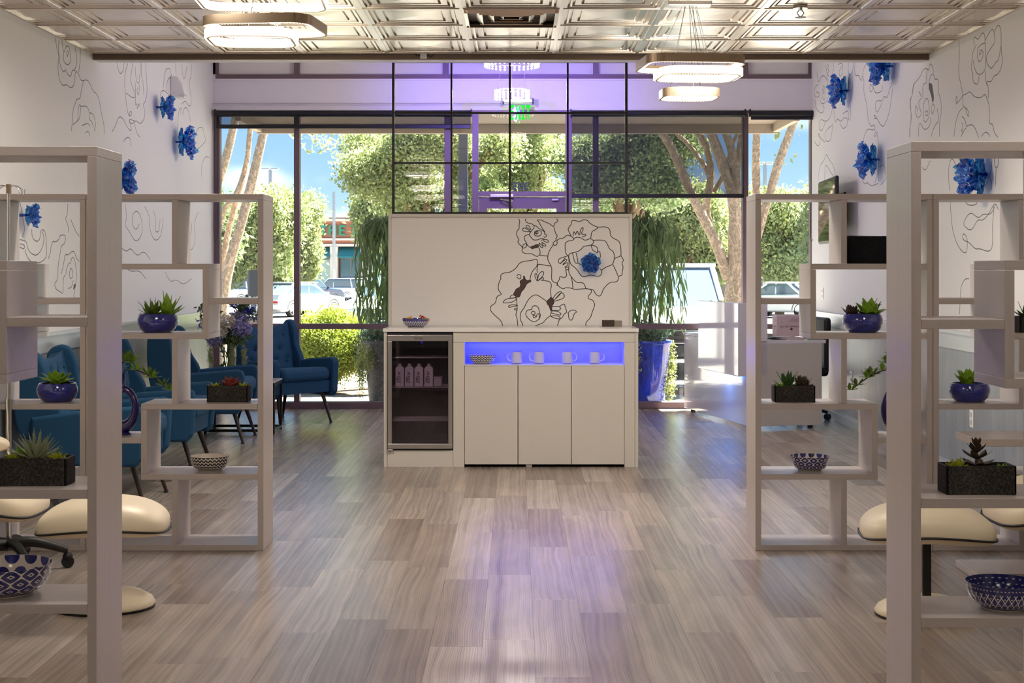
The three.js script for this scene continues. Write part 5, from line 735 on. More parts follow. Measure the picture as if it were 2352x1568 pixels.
function pendant(label, pos, tiers, turn, power, color = 0xfff5ea) {
  const t = thing('pendant_lamp', label, 'lamp', [pos[0], CEIL - 0.001, pos[1]], turn, 'ring pendant lamps');
  part('ceiling_rose', rbox(0.26, 0.03, 0.1, 0.008, 0, -0.015, 0), M.steel, t);
  tiers.forEach(([w, d, y, dx, dz, yaw, lit], k) => {
    const g = sub('ring', t, [dx, y - CEIL, dz]); g.rotation.y = yaw; const h = 0.05, r = Math.min(0.11, d / 2 - 0.01);
    part('metal_band', band(w, d, r, h, 0.012), M.satin, g);
    if (lit !== 'in') part('crystal_strip', band(w + 0.022, d + 0.022, r + 0.011, h * 0.86, 0.010).translate(0, 0.0035, 0), crystal, g);
    part('inner_strip', band(w - 0.026, d - 0.026, r - 0.013, h * (lit === 'in' ? 0.5 : 0.86), 0.008).translate(0, 0.004, 0), crystal, g);
    const beads = []; const L = loop(w - 0.045, d - 0.045, Math.max(0.02, r - 0.022), 4); for (let i = 0; i < L.length; i++) { const a = L[i], b = L[(i + 1) % L.length], n = Math.max(1, Math.round(Math.hypot(b[0] - a[0], b[1] - a[1]) / 0.016)); for (let j = 0; j < n; j++) beads.push(new THREE.OctahedronGeometry(0.006).translate(a[0] + (b[0] - a[0]) * j / n, 0.004, a[1] + (b[1] - a[1]) * j / n)); }
    part('bead', beads, crystal, g).userData.kind = 'stuff';
    for (const [wx, wz] of [[-w * 0.28, -d * 0.42], [w * 0.28, -d * 0.42], [0, d * 0.42]]) { const c = Math.cos(yaw), s = Math.sin(yaw); part('cable', bar([dx + wx * c + wz * s, y - CEIL + 0.04, dz - wx * s + wz * c], [(dx + wx) * 0.25, -0.03, (dz + wz) * 0.1], 0.0016, 0.0016, 5), M.plastic, t); }
    const m = new THREE.Matrix4().makeRotationY(turn); const c = new THREE.Vector3(dx, 0, dz).applyMatrix4(m);
    for (const s of [-1, 1]) { const o = new THREE.Vector3(0, 0, s * (d / 2 - 0.012)).applyAxisAngle(new THREE.Vector3(0, 1, 0), yaw), l = new THREE.RectAreaLight(color, power * 3.4, w * 0.8, 0.014); l.name = 'pendant_light'; l.position.set(pos[0] + c.x + o.x, y - 0.006, pos[1] + c.z + o.z); l.rotation.set(-Math.PI / 2, 0, yaw); scene.add(l); }
    if (!k) { const up = new THREE.RectAreaLight(color, power * w * d * 0.35, w * 0.8, d * 0.7); up.name = 'pendant_light'; up.position.set(pos[0] + c.x, y + 0.06, pos[1] + c.z); up.rotation.set(Math.PI / 2, 0, 0); scene.add(up); }
  });
  return t;
}
const P = 62;
pendant('triple ring pendant lamp at the top left of the ceiling', [X(600, 7.9), -7.9], [[0.67, 0.58, 2.87, 0.0, 0.0, 0.06, 'both'], [0.585, 0.52, 2.716, 0.03, 0.02, -0.12, 'in'], [0.45, 0.42, 2.655, -0.045, 0.02, 0.05, 'both']], 0, P * 2);
pendant('triple ring pendant lamp hanging right of the black grid', [X(1583, 8.72), -8.72], [[0.58, 0.54, 2.632, 0.0, 0.0, 0.1, 'in'], [0.47, 0.42, 2.57, 0.05, 0.0, 0.08, 'both'], [0.34, 0.34, 2.452, 0.0, 0, 0.05, 'in']], 0, P * 2);
pendant('ring pendant lamp over the left treatment chair', [-1.5, -4.6], [[0.67, 0.58, 2.87, 0, 0, 0.06, 'both'], [0.585, 0.52, 2.74, 0.03, 0.02, -0.08, 'in'], [0.46, 0.42, 2.66, -0.04, -0.03, 0.05, 'both']], 0, P * 0.6);
pendant('ring pendant lamp over the right treatment chair', [1.5, -4.4], [[0.67, 0.58, 2.87, 0, 0, 0.06, 'both'], [0.585, 0.52, 2.74, 0.03, 0.02, -0.08, 'in'], [0.46, 0.42, 2.66, -0.04, -0.03, 0.05, 'both']], 0, P * 0.6);
pendant('ring pendant lamp behind the left near shelf', [-1.4, -0.8], [[0.67, 0.58, 2.87, 0, 0, 0.06, 'both'], [0.585, 0.52, 2.74, 0.03, 0.02, -0.08, 'in'], [0.46, 0.42, 2.66, -0.04, -0.03, 0.05, 'both']], 0, P * 0.65);
pendant('ring pendant lamp behind the right near shelf', [1.4, -0.8], [[0.67, 0.58, 2.87, 0, 0, 0.06, 'both'], [0.585, 0.52, 2.74, 0.03, 0.02, -0.08, 'in'], [0.46, 0.42, 2.66, -0.04, -0.03, 0.05, 'both']], 0, P * 0.65);
const brightCrystal = std({ color: 0xffffff, emissive: 0xfff0da, emissiveIntensity: 9, roughness: 0.2 });
{ // crystal lamp in the entrance
  const d = 13.2, p = at(1176, 200, d), t = thing('crystal_lamp', 'two-tier crystal lamp in the entrance above the exit sign', 'lamp', [p.x, HIGH - 0.001, -d]);
  part('ceiling_rose', cyl(0.08, 0.08, 0.03, 0, -0.015, 0, 24), M.steel, t);
  [[0.48, Y(148, d), 0.05], [0.3, Y(217, d), 0.09]].forEach(([w, y, h]) => {
    const g = sub('crystal_ring', t, [0, y - HIGH, 0]), R = rng(3), l = [], N = Math.round(w * 70);
    part('metal_band', lathe([[w / 2 - 0.02, h / 2], [w / 2 - 0.008, h / 2], [w / 2 - 0.008, h / 2 - 0.008], [w / 2 - 0.02, h / 2 - 0.008], [w / 2 - 0.02, h / 2]], 36), M.chrome, g);
    for (let i = 0; i < N; i++) for (let j = 0; j < Math.round(h / 0.022); j++) l.push(new THREE.OctahedronGeometry(0.011).rotateY(R() * 3).translate(Math.cos(i / N * 6.283) * w / 2, -h / 2 + 0.011 + j * 0.022, Math.sin(i / N * 6.283) * w / 2));
    part('crystal', l, brightCrystal, g).userData.kind = 'stuff';
    for (const a of [0.5, 2.6, 4.7]) part('cable', bar([Math.cos(a) * (w / 2 - 0.012), y - HIGH + h / 2, Math.sin(a) * (w / 2 - 0.012)], [Math.cos(a) * 0.05, -0.02, Math.sin(a) * 0.05], 0.0015, 0.0015, 5), M.steel, t);
  });
  const l = new THREE.PointLight(0xfff0e4, 3.6); l.name = 'crystal_lamp_light'; l.position.set(p.x, Y(217, d), -d); l.shadow.radius = 0.5; l.castShadow = true; scene.add(l);
}
// ---------------------------------------------------------------- blown glass flowers
{
  const flower = (seed, r) => {
    const R = rng(seed), ph = [R() * 6, R() * 6, R() * 6], g = new THREE.RingGeometry(0.0001, 1, 72, 16), p = g.attributes.position;
    for (let i = 0; i < p.count; i++) {
      const x = p.getX(i), y = p.getY(i), q = Math.hypot(x, y), a = Math.atan2(y, x), edge = 1 + 0.07 * Math.sin(5 * a + ph[0]) + 0.05 * Math.sin(11 * a + ph[1]), ruff = Math.pow(q, 2) * (0.10 * Math.sin(6 * a + ph[2]) + 0.09 * Math.sin(13 * a + ph[1])) + 0.05 * Math.sin(17 * q + 3 * a) * q;
      p.setXYZ(i, x * r * edge, y * r * edge, r * (0.05 + 0.6 * Math.pow(q, 1.6) - 0.3 * Math.max(0, q - 0.75) + ruff * 0.8 + (noise3(x * 8 + seed, y * 8, seed) - 0.5) * 0.30));
    }
    g.computeVertexNormals(); return g;
  };
  const make = (pos, turn, r, seed, label, off = 0.06) => {
    const t = thing('glass_flower', label, 'glass flower', pos, turn, 'blue glass flowers'); part('petal_bowl', flower(seed, r).translate(0, 0, off), M.blueGlass, t);
    part('outer_petals', flower(seed + 3, r * 0.72).translate(0, 0, off + r * 0.22), M.blueGlass, t); part('back_petals', flower(seed + 7, r * 0.85).scale(1, 1, -0.22).translate(0, 0, off + r * 0.06), M.blueGlass, t); part('center', new THREE.SphereGeometry(r * 0.16, 16, 12).translate(0, 0, off + r * 0.2), std({ color: 0x0a1c50, roughness: 0.08 }), t); part('mount', cyl(0.006, 0.012, off + 0.01, 0, 0, 0).rotateX(Math.PI / 2).translate(0, 0, off / 2), M.blueGlass, t);
  };
  const R = (u, v, r, s, lab) => { const d = (WR - 0.13) * FOCAL / (u - CX); make([WR, Y(v, d), -d], -Math.PI / 2, r, s, lab); };
  const L = (u, v, r, s, lab) => { const d = (WL + 0.13) * FOCAL / (u - CX); make([WL, Y(v, d), -d], Math.PI / 2, r, s, lab); };
  R(1918, 208, 0.155, 11, 'blue glass flower by the window end of the right wall'); R(2014, 152, 0.15, 12, 'blue glass flower cut off by the ceiling edge on the right wall'); R(1984, 366, 0.155, 13, 'blue glass flower above the wall television'); R(2222, 400, 0.16, 14, 'blue glass flower framed by the near right shelf');
  L(394, 246, 0.11, 15, 'blue glass flower under the emergency light'); L(436, 326, 0.15, 16, 'blue glass flower nearest the window on the left wall'); L(297, 412, 0.15, 17, 'blue glass flower beside the top corner of the near left shelf'); L(92, 494, 0.075, 18, 'small blue glass flower seen through the left shelf opening');
  make([X(1356, CB), Y(604, CB), -CB + 0.006], 0, 0.074, 19, 'round blue glass flower on the flower panel', 0.02);
}
// ---------------------------------------------------------------- geometric shelf dividers
const SW = 0.91, SH = 1.83, ST = 0.03, SDEP = 0.3;
const boards = [['top_board', 0, SW, 1.80, 1.83], ['bottom_board', 0, SW, 0, 0.03], ['side_panel', 0, 0.03, 0.03, 1.80], ['side_panel', 0.88, 0.91, 0.03, 1.80], ['divider', 0.44, 0.47, 1.472, 1.80], ['shelf', 0.03, 0.628, 1.442, 1.472], ['divider', 0.598, 0.628, 1.115, 1.442], ['shelf', 0.628, 0.88, 1.264, 1.294], ['shelf', 0.03, 0.628, 1.085, 1.115],
  ['divider', 0.44, 0.47, 0.754, 1.085], ['shelf', 0.282, 0.88, 0.724, 0.754], ['divider', 0.282, 0.312, 0.394, 0.724], ['shelf', 0.03, 0.282, 0.55, 0.58], ['shelf', 0.282, 0.88, 0.364, 0.394], ['divider', 0.44, 0.47, 0.03, 0.364]];
function shelfUnit(x0, d, mirror, label) {
  const t = thing('shelf_divider', label, 'shelf', [x0, 0, -d], 0, 'white open shelf dividers');
  for (const [n, a, b, y0, y1] of boards) { const p = mirror ? SW - b : a, q = mirror ? SW - a : b; part(n, rbox(q - p - 0.0006, y1 - y0 - 0.0006, SDEP, 0.0012, (p + q) / 2, (y0 + y1) / 2, -SDEP / 2, 1), y1 - y0 > 0.1 ? M.laminateUp : M.laminate, t); }
  return t;
}
const DFL = 7.57, DNL = 4.63, DNR = 4.45, XFL = X(605, DFL) - SW, XFR = X(1735, DFL), XNL = X(222, DNL) - SW, XNR = X(2093, DNR);
shelfUnit(XFL, DFL, false, 'white open shelf unit at the aisle edge before the blue armchairs');
shelfUnit(XFL - SW - 0.002, DFL, false, 'white open shelf unit against the left wall');
shelfUnit(XFR, DFL, true, 'white open shelf unit at the aisle edge before the reception desk');
shelfUnit(XFR + SW + 0.002, DFL, true, 'white open shelf unit against the right wall');
shelfUnit(XNL, DNL, false, 'nearest white open shelf unit on the left, cut off by the frame');
shelfUnit(XNR, DNR, true, 'nearest white open shelf unit on the right, cut off by the frame');
const FD = DFL + 0.14;
// ---------------------------------------------------------------- succulents
function leafGeo(w, h, t, tip = 0.25, cup = 0.15) {      // fleshy pointed leaf growing along +y, thickness in z
  const N = 7, K = 8, pos = [], idx = [];
  for (let i = 0; i <= N; i++) { const f = i / N, ww = w * Math.sin(Math.PI * Math.pow(0.12 + 0.88 * f, 0.75 + tip)) * 0.5 + (f < 0.05 ? w * 0.08 : 0), tt = t * (1 - f * 0.75) * 0.5; for (let k = 0; k < K; k++) { const a = k / K * 6.283; pos.push(Math.cos(a) * Math.max(ww, 0.0004), f * h, Math.sin(a) * Math.max(tt, 0.0003) - cup * h * Math.pow(f, 2) + cup * Math.pow(Math.cos(a) * ww / (w * 0.5), 2) * t); } }
  for (let i = 0; i < N; i++) for (let k = 0; k < K; k++) { const a = i * K + k, b = i * K + (k + 1) % K; idx.push(a, a + K, b, b, a + K, b + K); }
  const g = new THREE.BufferGeometry(); g.setAttribute('position', new THREE.Float32BufferAttribute(pos, 3)); g.setIndex(idx); g.computeVertexNormals(); return g;
}
function rosette(parent, name, pos, leafG, mat, rings, seed, size = 1, twist = 0) {     // rings: [count, tilt from upright, scale]
  const R = rng(seed), g = sub(name, parent, pos);
  rings.forEach(([n, tilt, s], r) => { for (let i = 0; i < n; i++) { const m = place(new THREE.Mesh(leafG, mat), 'leaf', g), a = (i + r * 0.5) / n * 6.283 + twist + (R() - 0.5) * 0.25; m.rotation.set(0, 0, 0); m.rotation.order = 'YXZ'; m.rotation.y = a; m.rotation.x = tilt + (R() - 0.5) * 0.16; const k = s * size * (0.9 + R() * 0.2); m.scale.set(k, k, k); m.position.set(Math.sin(a) * 0.006 * size, 0, Math.cos(a) * 0.006 * size); } });
  return g;
}
const G = { broad: leafGeo(0.058, 0.088, 0.010, 0.12, -0.14), spear: leafGeo(0.042, 0.11, 0.008, 0.0, 0.05), thin: leafGeo(0.013, 0.085, 0.006, 0, -0.02), small: leafGeo(0.014, 0.03, 0.006, 0.1, -0.1), chunk: leafGeo(0.04, 0.05, 0.014, 0.3, -0.15), paddle: leafGeo(0.028, 0.06, 0.005, 0.8, 0.12) };
function blueBowl(label, x, y, d, r = 0.105) {
  const t = thing('succulent_bowl', label, 'planter', [x, y, -d], 0, 'succulents in cobalt bowls');
  part('glazed_bowl', lathe([[0, 0.004], [0.062, 0.004], [0.066, 0], [0.074, 0.004], [0.094, 0.022], [0.104, 0.05], [0.1045, 0.068], [0.096, 0.092], [0.09, 0.097], [0.086, 0.094], [0.092, 0.07], [0.085, 0.05], [0, 0.05]].map(([a, b]) => [a * r / 0.1045, b]), 44), M.cobalt, t);
  part('soil', cyl(0.088, 0.088, 0.01, 0, 0.083, 0, 30), M.moss, t); return t;
}
const Ysh = { s1: 1.472, s2: 1.115, s3: 0.754, m: 0.58, s4: 0.394 };
{
  let t = blueBowl('cobalt bowl with spiky agaves on the shelf before the armchairs', X(362, FD), Ysh.s2, FD);
  rosette(t, 'agave', [-0.025, 0.085, 0], G.spear, M.leafOlive, [[6, 1.15, 0.8], [7, 0.75, 0.85], [5, 0.35, 0.8], [2, 0.1, 0.8]], 1);
  rosette(t, 'agave', [0.05, 0.085, -0.01], G.spear, M.leafGreen, [[5, 1.1, 0.95], [6, 0.65, 1.0], [4, 0.25, 1.1]], 2);
  rosette(t, 'ground_cover', [-0.07, 0.084, 0.03], G.small, M.leafDeep, [[6, 1.1, 0.7], [4, 0.6, 0.7]], 3);
  t = blueBowl('cobalt bowl with one bright green echeveria at the left wall', X(132, FD), Ysh.s3, FD);
  rosette(t, 'echeveria', [0, 0.085, 0], G.broad, M.leafGreen, [[9, 1.0, 1.05], [7, 0.65, 1.05], [5, 0.3, 1.0], [2, 0.08, 0.8]], 4);
  t = blueBowl('cobalt bowl with dark and green succulents on the shelf before the desk', X(1982, FD), Ysh.s2, FD);
  rosette(t, 'echeveria', [0.03, 0.085, 0.01], G.broad, M.leafGreen, [[8, 1.05, 1.0], [7, 0.65, 1.05], [5, 0.25, 1.05]], 5);
  rosette(t, 'dark_succulent', [-0.06, 0.085, 0], G.paddle, M.leafPlum, [[8, 0.95, 1.0], [6, 0.5, 1.0]], 6);
  rosette(t, 'agave', [0.05, 0.085, -0.03], G.spear, M.leafDeep, [[5, 1.2, 0.8], [4, 0.7, 0.85]], 7);
  t = blueBowl('cobalt bowl with a cupped green succulent at the right wall', X(2227, FD), Ysh.s3, FD);
  rosette(t, 'echeveria', [-0.01, 0.085, 0], G.broad, M.leafGreen, [[8, 0.75, 1.0], [6, 0.4, 1.05], [4, 0.15, 1.0]], 8);
}
function trough(label, x, y, d, w = 0.212, h = 0.085) {
  const t = thing('succulent_trough', label, 'planter', [x, y, -d], 0, 'succulents in charcoal troughs'), e = 0.009, dp = 0.1;
  part('stone_trough', [rbox(w, h, e, 0.003, 0, h / 2, dp / 2 - e / 2), rbox(w, h, e, 0.003, 0, h / 2, -dp / 2 + e / 2), rbox(e, h, dp, 0.003, -w / 2 + e / 2, h / 2, 0), rbox(e, h, dp, 0.003, w / 2 - e / 2, h / 2, 0), rbox(w - 0.004, 0.012, dp - 0.004, 0.003, 0, 0.006, 0)], M.charcoal, t);
  part('soil', rbox(w - 2 * e, 0.01, dp - 2 * e, 0.003, 0, h - 0.014, 0), M.moss, t); return t;
}
{
  let t = trough('charcoal trough with a red succulent and yellow sprigs', X(526, FD), Ysh.s3, FD), y = 0.07;
  rosette(t, 'red_echeveria', [0.01, y, 0.01], G.chunk, M.leafRed, [[7, 0.75, 1.1], [5, 0.35, 1.1], [2, 0.1, 0.9]], 11, 1.15);
  rosette(t, 'yellow_sprig', [-0.07, y, 0.02], G.small, M.leafYellow, [[7, 1.0, 1.2], [5, 0.5, 1.2]], 12); rosette(t, 'yellow_sprig', [0.078, y, 0.02], G.small, M.leafYellow, [[7, 1.0, 1.2], [5, 0.5, 1.3]], 13);
  t = trough('charcoal trough with a silver agave on the nearest left shelf', X(86, DNL + 0.13), Ysh.s3, DNL + 0.12, 0.222, 0.088); y = 0.073;
  rosette(t, 'silver_agave', [0.0, y, 0], G.thin, M.leafGrey, [[12, 1.15, 1.0], [11, 0.75, 1.0], [8, 0.4, 1.05], [4, 0.12, 1.1]], 14, 1.1);
  rosette(t, 'yellow_sprig', [-0.07, y, 0.015], G.small, M.leafYellow, [[9, 1.1, 1.1], [7, 0.7, 1.1], [4, 0.3, 1.1]], 15); rosette(t, 'yellow_sprig', [0.072, y, 0.015], G.small, M.leafYellow, [[9, 1.1, 1.2], [7, 0.7, 1.2], [4, 0.3, 1.2]], 16);
  rosette(t, 'green_leaf_tuft', [-0.045, y, -0.02], G.paddle, M.leafGreen, [[5, 0.9, 1.0], [3, 0.5, 1.0]], 17);
  t = trough('charcoal trough with dark green agave on the shelf before the desk', X(1822, FD), Ysh.s3, FD); y = 0.07;
  rosette(t, 'agave', [-0.03, y, 0], G.spear, M.leafDeep, [[6, 1.15, 0.75], [6, 0.6, 0.85], [3, 0.2, 0.85]], 18); rosette(t, 'dark_succulent', [0.05, y, 0], G.paddle, M.leafPlum, [[8, 1.2, 1.1], [7, 0.8, 1.1], [5, 0.4, 1.1]], 19); rosette(t, 'echeveria', [-0.075, y, 0.02], G.small, M.leafGreen, [[7, 1.0, 1.2], [5, 0.5, 1.1]], 20);
  t = trough('charcoal trough with a brown whorled succulent on the nearest right shelf', X(2243, DNR + 0.12), Ysh.s3, DNR + 0.12, 0.215, 0.088); y = 0.073;
  { const g = sub('brown_whorl', t, [0.0, y, 0]); part('stem', cyl(0.004, 0.005, 0.075, 0, 0.035, 0, 8), M.leafPlum, g); for (let k = 0; k < 4; k++) for (let i = 0; i < 7; i++) { const m = place(new THREE.Mesh(G.paddle, M.leafPlum), 'leaf', g); m.rotation.order = 'YXZ'; m.rotation.y = i * 0.9 + k * 0.4; m.rotation.x = 1.45 - k * 0.28; m.position.y = 0.012 + k * 0.018; const s = 1.05 - k * 0.16; m.scale.set(s, s, s); } }
  rosette(t, 'green_sprig', [-0.065, y, 0.015], G.small, M.leafYellow, [[8, 1.0, 1.2], [6, 0.6, 1.2], [3, 0.2, 1.3]], 21); rosette(t, 'moss_tuft', [0.075, y, 0.01], G.small, M.leafGreen, [[9, 1.0, 0.7], [6, 0.5, 0.7]], 22);
  t = trough('charcoal trough with red-tipped agave, cut by the right frame edge', X(2382, FD), Ysh.s2, FD); rosette(t, 'agave', [-0.05, 0.07, 0], G.spear, M.leafDeep, [[6, 1.0, 0.9], [5, 0.5, 0.9], [3, 0.15, 0.9]], 23); rosette(t, 'red_succulent', [0.05, 0.07, 0], G.paddle, M.leafRed, [[7, 0.9, 1], [5, 0.4, 1]], 24);
}
bowl('black and cream zigzag bowl on the low shelf before the armchairs', [X(482, FD), Ysh.s4, -FD], 0.102, 0.076, 'black', 'cream');
bowl('blue diamond bowl with an ikat inside on the nearest left shelf', [X(12, DNL + 0.15), Ysh.s4, -(DNL + 0.15)], 0.148, 0.098, 'diamond', 'ikat');
bowl('blue diamond bowl on the low shelf before the desk', [X(1860, FD), Ysh.s4, -FD], 0.102, 0.076, 'diamond', 'ikat');
bowl('dark blue lattice bowl on the nearest right shelf', [X(2303, DNR + 0.13), Ysh.s4, -(DNR + 0.13)], 0.112, 0.083, 'dense', 'dots');
{ // ring vases with trailing branches
  const vase = (x, y, d, s, label, seed) => {
    const t = thing('ring_vase', label, 'vase', [x, y, -d], 0, 'indigo ring vases'), R = rng(seed), pts = [], n = 28;
    part('vase_body', (() => { const c = new THREE.TorusGeometry(0.088, 0.024, 16, 44), p = c.attributes.position; for (let i = 0; i < p.count; i++) { const yy = p.getY(i), k = yy < 0 ? 1 + 0.5 * (-yy / 0.112) : 1 - 0.25 * (yy / 0.112), a = Math.atan2(yy, p.getX(i)), cx = Math.cos(a) * 0.088, cyy = Math.sin(a) * 0.088; p.setXYZ(i, (cx + (p.getX(i) - cx) * k) * 0.78, cyy * 1.12 + (yy - cyy) * k + 0.142, p.getZ(i) * k * 1.1); } c.computeVertexNormals(); return c; })(), M.indigo, t);
    part('vase_neck', lathe([[0.03, 0.222], [0.019, 0.244], [0.013, 0.275], [0.016, 0.315], [0.014, 0.315], [0.01, 0.275], [0, 0.25]], 24), M.indigo, t);
    part('vase_foot', lathe([[0, 0], [0.045, 0], [0.05, 0.008], [0.03, 0.02], [0, 0.022]], 28), M.indigo, t);
    const stem = [[0, 0.3, 0], [s * 0.015, 0.335, 0], [s * 0.07, 0.338, 0.01], [s * 0.14, 0.31, 0.01], [s * 0.2, 0.27, 0.01], [s * 0.245, 0.235, 0.012]]; const br = sub('branch', t); part('stem', tube(stem, 0.0035, 30, 6), M.walnut, br); part('stem', tube([[0, 0.3, 0], [s * -0.01, 0.36, 0], [s * 0.02, 0.39, 0.01]], 0.0035, 14, 6), M.walnut, br);
    [[s * 0.02, 0.39, 0.01, 1.25], [s * 0.05, 0.375, 0, 1.1], [s * -0.02, 0.35, 0.02, 1.0], [s * 0.075, 0.34, 0.01, 0.9], [s * 0.14, 0.315, 0.01, 0.95], [s * 0.16, 0.3, 0.01, 0.9], [s * 0.215, 0.26, 0.01, 0.85], [s * 0.248, 0.235, 0.012, 0.75]].forEach(([a, b, c, k], i) => rosette(t, 'leaf_whorl', [a, b, c], G.paddle, i % 2 ? M.leafGreen : M.leafOlive, [[6, 1.5, 0.9], [5, 0.8, 0.85]], seed + i, k));
  };
  vase(X(281, FD), Ysh.m, FD, 1, 'indigo ring vase with a trailing branch on the left shelf', 31);
  vase(X(2062, FD), Ysh.m, FD, -1, 'indigo ring vase with a trailing branch half hidden on the right shelf', 41);
}
{ // dark felt bag on the top shelf
  const x0 = X(1945, FD), t = thing('felt_bag', 'dark speckled felt bag on the top shelf before the desk', 'bag', [x0 + 0.12, Ysh.s1, -FD]), g = new RoundedBoxGeometry(0.25, 0.145, 0.14, 6, 0.02), p = g.attributes.position;
  for (let i = 0; i < p.count; i++) { const x = p.getX(i), y = p.getY(i), z = p.getZ(i); p.setXYZ(i, x + (noise3(x * 30, y * 30, z * 30) - 0.5) * 0.008, y + (y > 0.05 ? (noise3(x * 40, 1, z * 40) - 0.5) * 0.012 : 0), z * (y > 0 ? 0.9 : 1)); } g.computeVertexNormals();
  part('bag_body', g.translate(0, 0.073, 0), std({ color: 0x22242c, map: T.stone, roughness: 1, bumpMap: T.stone, bumpScale: 0.004 }, true), t); part('tassel', limb([[0.125, 0.1, 0.02], [0.14, 0.07, 0.03], [0.142, 0.02, 0.03]], 0.007, 0.012, 8, 8, 0.4, 2), M.dark, t);
}
// ---------------------------------------------------------------- blue velvet wing chairs
const chairPos = [];
{
  const armS = [[-0.30, 0.25], [0.33, 0.25], [0.37, 0.3], [0.385, 0.56], [0.37, 0.6], [0.33, 0.615], [0.0, 0.59], [-0.3, 0.55]], wingS = [[-0.36, 0.42], [-0.12, 0.5], [-0.13, 0.6], [-0.20, 0.72], [-0.225, 0.85], [-0.27, 0.935], [-0.33, 0.955], [-0.40, 0.92], [-0.42, 0.85]];
  const build = (label, pos, turn) => {
    const t = thing('wing_armchair', label, 'armchair', pos, turn, 'blue velvet armchairs');
    const shell = extrude([[-0.31, 0.27], [0.34, 0.29], [0.35, 0.4], [-0.31, 0.38]], 0.6, 0.03, false, 3).rotateY(-Math.PI / 2).translate(0.3, 0, 0); part('seat_frame', shell, M.velvet, t);
    const cs = rbox(0.56, 0.13, 0.66, 0.055, 0, 0, 0, 5); cs.rotateX(-0.06).translate(0, 0.445, 0.05); part('seat_cushion', cs, M.velvet, t);
    for (const s of [-1, 1]) { part('armrest', extrude(armS, 0.075, 0.022, false, 4).rotateY(-Math.PI / 2).translate(s * 0.335 + 0.0375, 0, 0), M.velvet, t); part('wing', extrude(wingS, 0.06, 0.02, true, 4).rotateY(-Math.PI / 2).rotateZ(0).translate(s * 0.318 + 0.03, 0, 0), M.velvet, t); }
    const b = new THREE.PlaneGeometry(0.58, 0.5, 40, 36), p = b.attributes.position, but = [];
    for (let j = 0; j < 3; j++) for (let i = 0; i < (j % 2 ? 3 : 4); i++) but.push([(i - (j % 2 ? 1 : 1.5)) * 0.14, -0.1 + j * 0.13]);
    for (let i = 0; i < p.count; i++) { const x = p.getX(i), y = p.getY(i); let z = 0.03 * (1 - Math.pow(x / 0.29, 4)) * (1 - Math.pow(y / 0.25, 6)); for (const [a, c] of but) { const q = Math.hypot(x - a, y - c); z -= 0.026 * Math.exp(-q * q / 0.0009) + 0.010 * Math.exp(-q * q / 0.004); } p.setXYZ(i, x, y + (y > 0 ? 0.05 * Math.pow(x / 0.29, 2) * y / 0.25 - 0.02 : 0), z); }
    b.computeVertexNormals(); const tilt = (g) => g.rotateX(-0.24).translate(0, 0.66, -0.245);
    const back = part('backrest', tilt(b), M.velvet, t); part('button', but.map(([a, c]) => tilt(new THREE.SphereGeometry(0.009, 8, 6).translate(a, c + (c > 0 ? 0.03 * Math.pow(a / 0.29, 2) - 0.015 : 0), 0.008))), M.velvet, back);
    part('back_shell', tilt(extrude([[-0.3, -0.3], [0.3, -0.3], [0.325, 0.2], [0.3, 0.265], [0.15, 0.235], [-0.15, 0.235], [-0.3, 0.265], [-0.325, 0.2]], 0.1, 0.03, false, 4).translate(0, 0, -0.1)), M.velvet, t);
    for (const [x, z, sx, sz] of [[-0.25, 0.27, -0.04, 0.09], [0.25, 0.27, 0.04, 0.09], [-0.23, -0.26, -0.03, -0.1], [0.23, -0.26, 0.03, -0.1]]) { const leg = part('leg', bar([x + sx, 0.012, z + sz], [x, 0.3, z], 0.011, 0.021, 12), M.walnut, t); part('glide', cyl(0.014, 0.016, 0.012, x + sx, 0.006, z + sz, 12), M.plastic, leg); }
    return t;
  };
  const a = build('blue velvet wing armchair angled by the left window', [-2.2, 0, -13.93], Math.PI / 4);
  dup(a, [-2.62, 0, -12.5], Math.PI / 2, 'blue velvet wing armchair beside the flower table'); dup(a, [-2.6, 0, -10.55], Math.PI / 2, 'blue velvet wing armchair behind the patterned bowl and ring vase'); dup(a, [-2.62, 0, -9.25], Math.PI / 2, 'blue velvet wing armchair nearest the camera along the left wall');
}
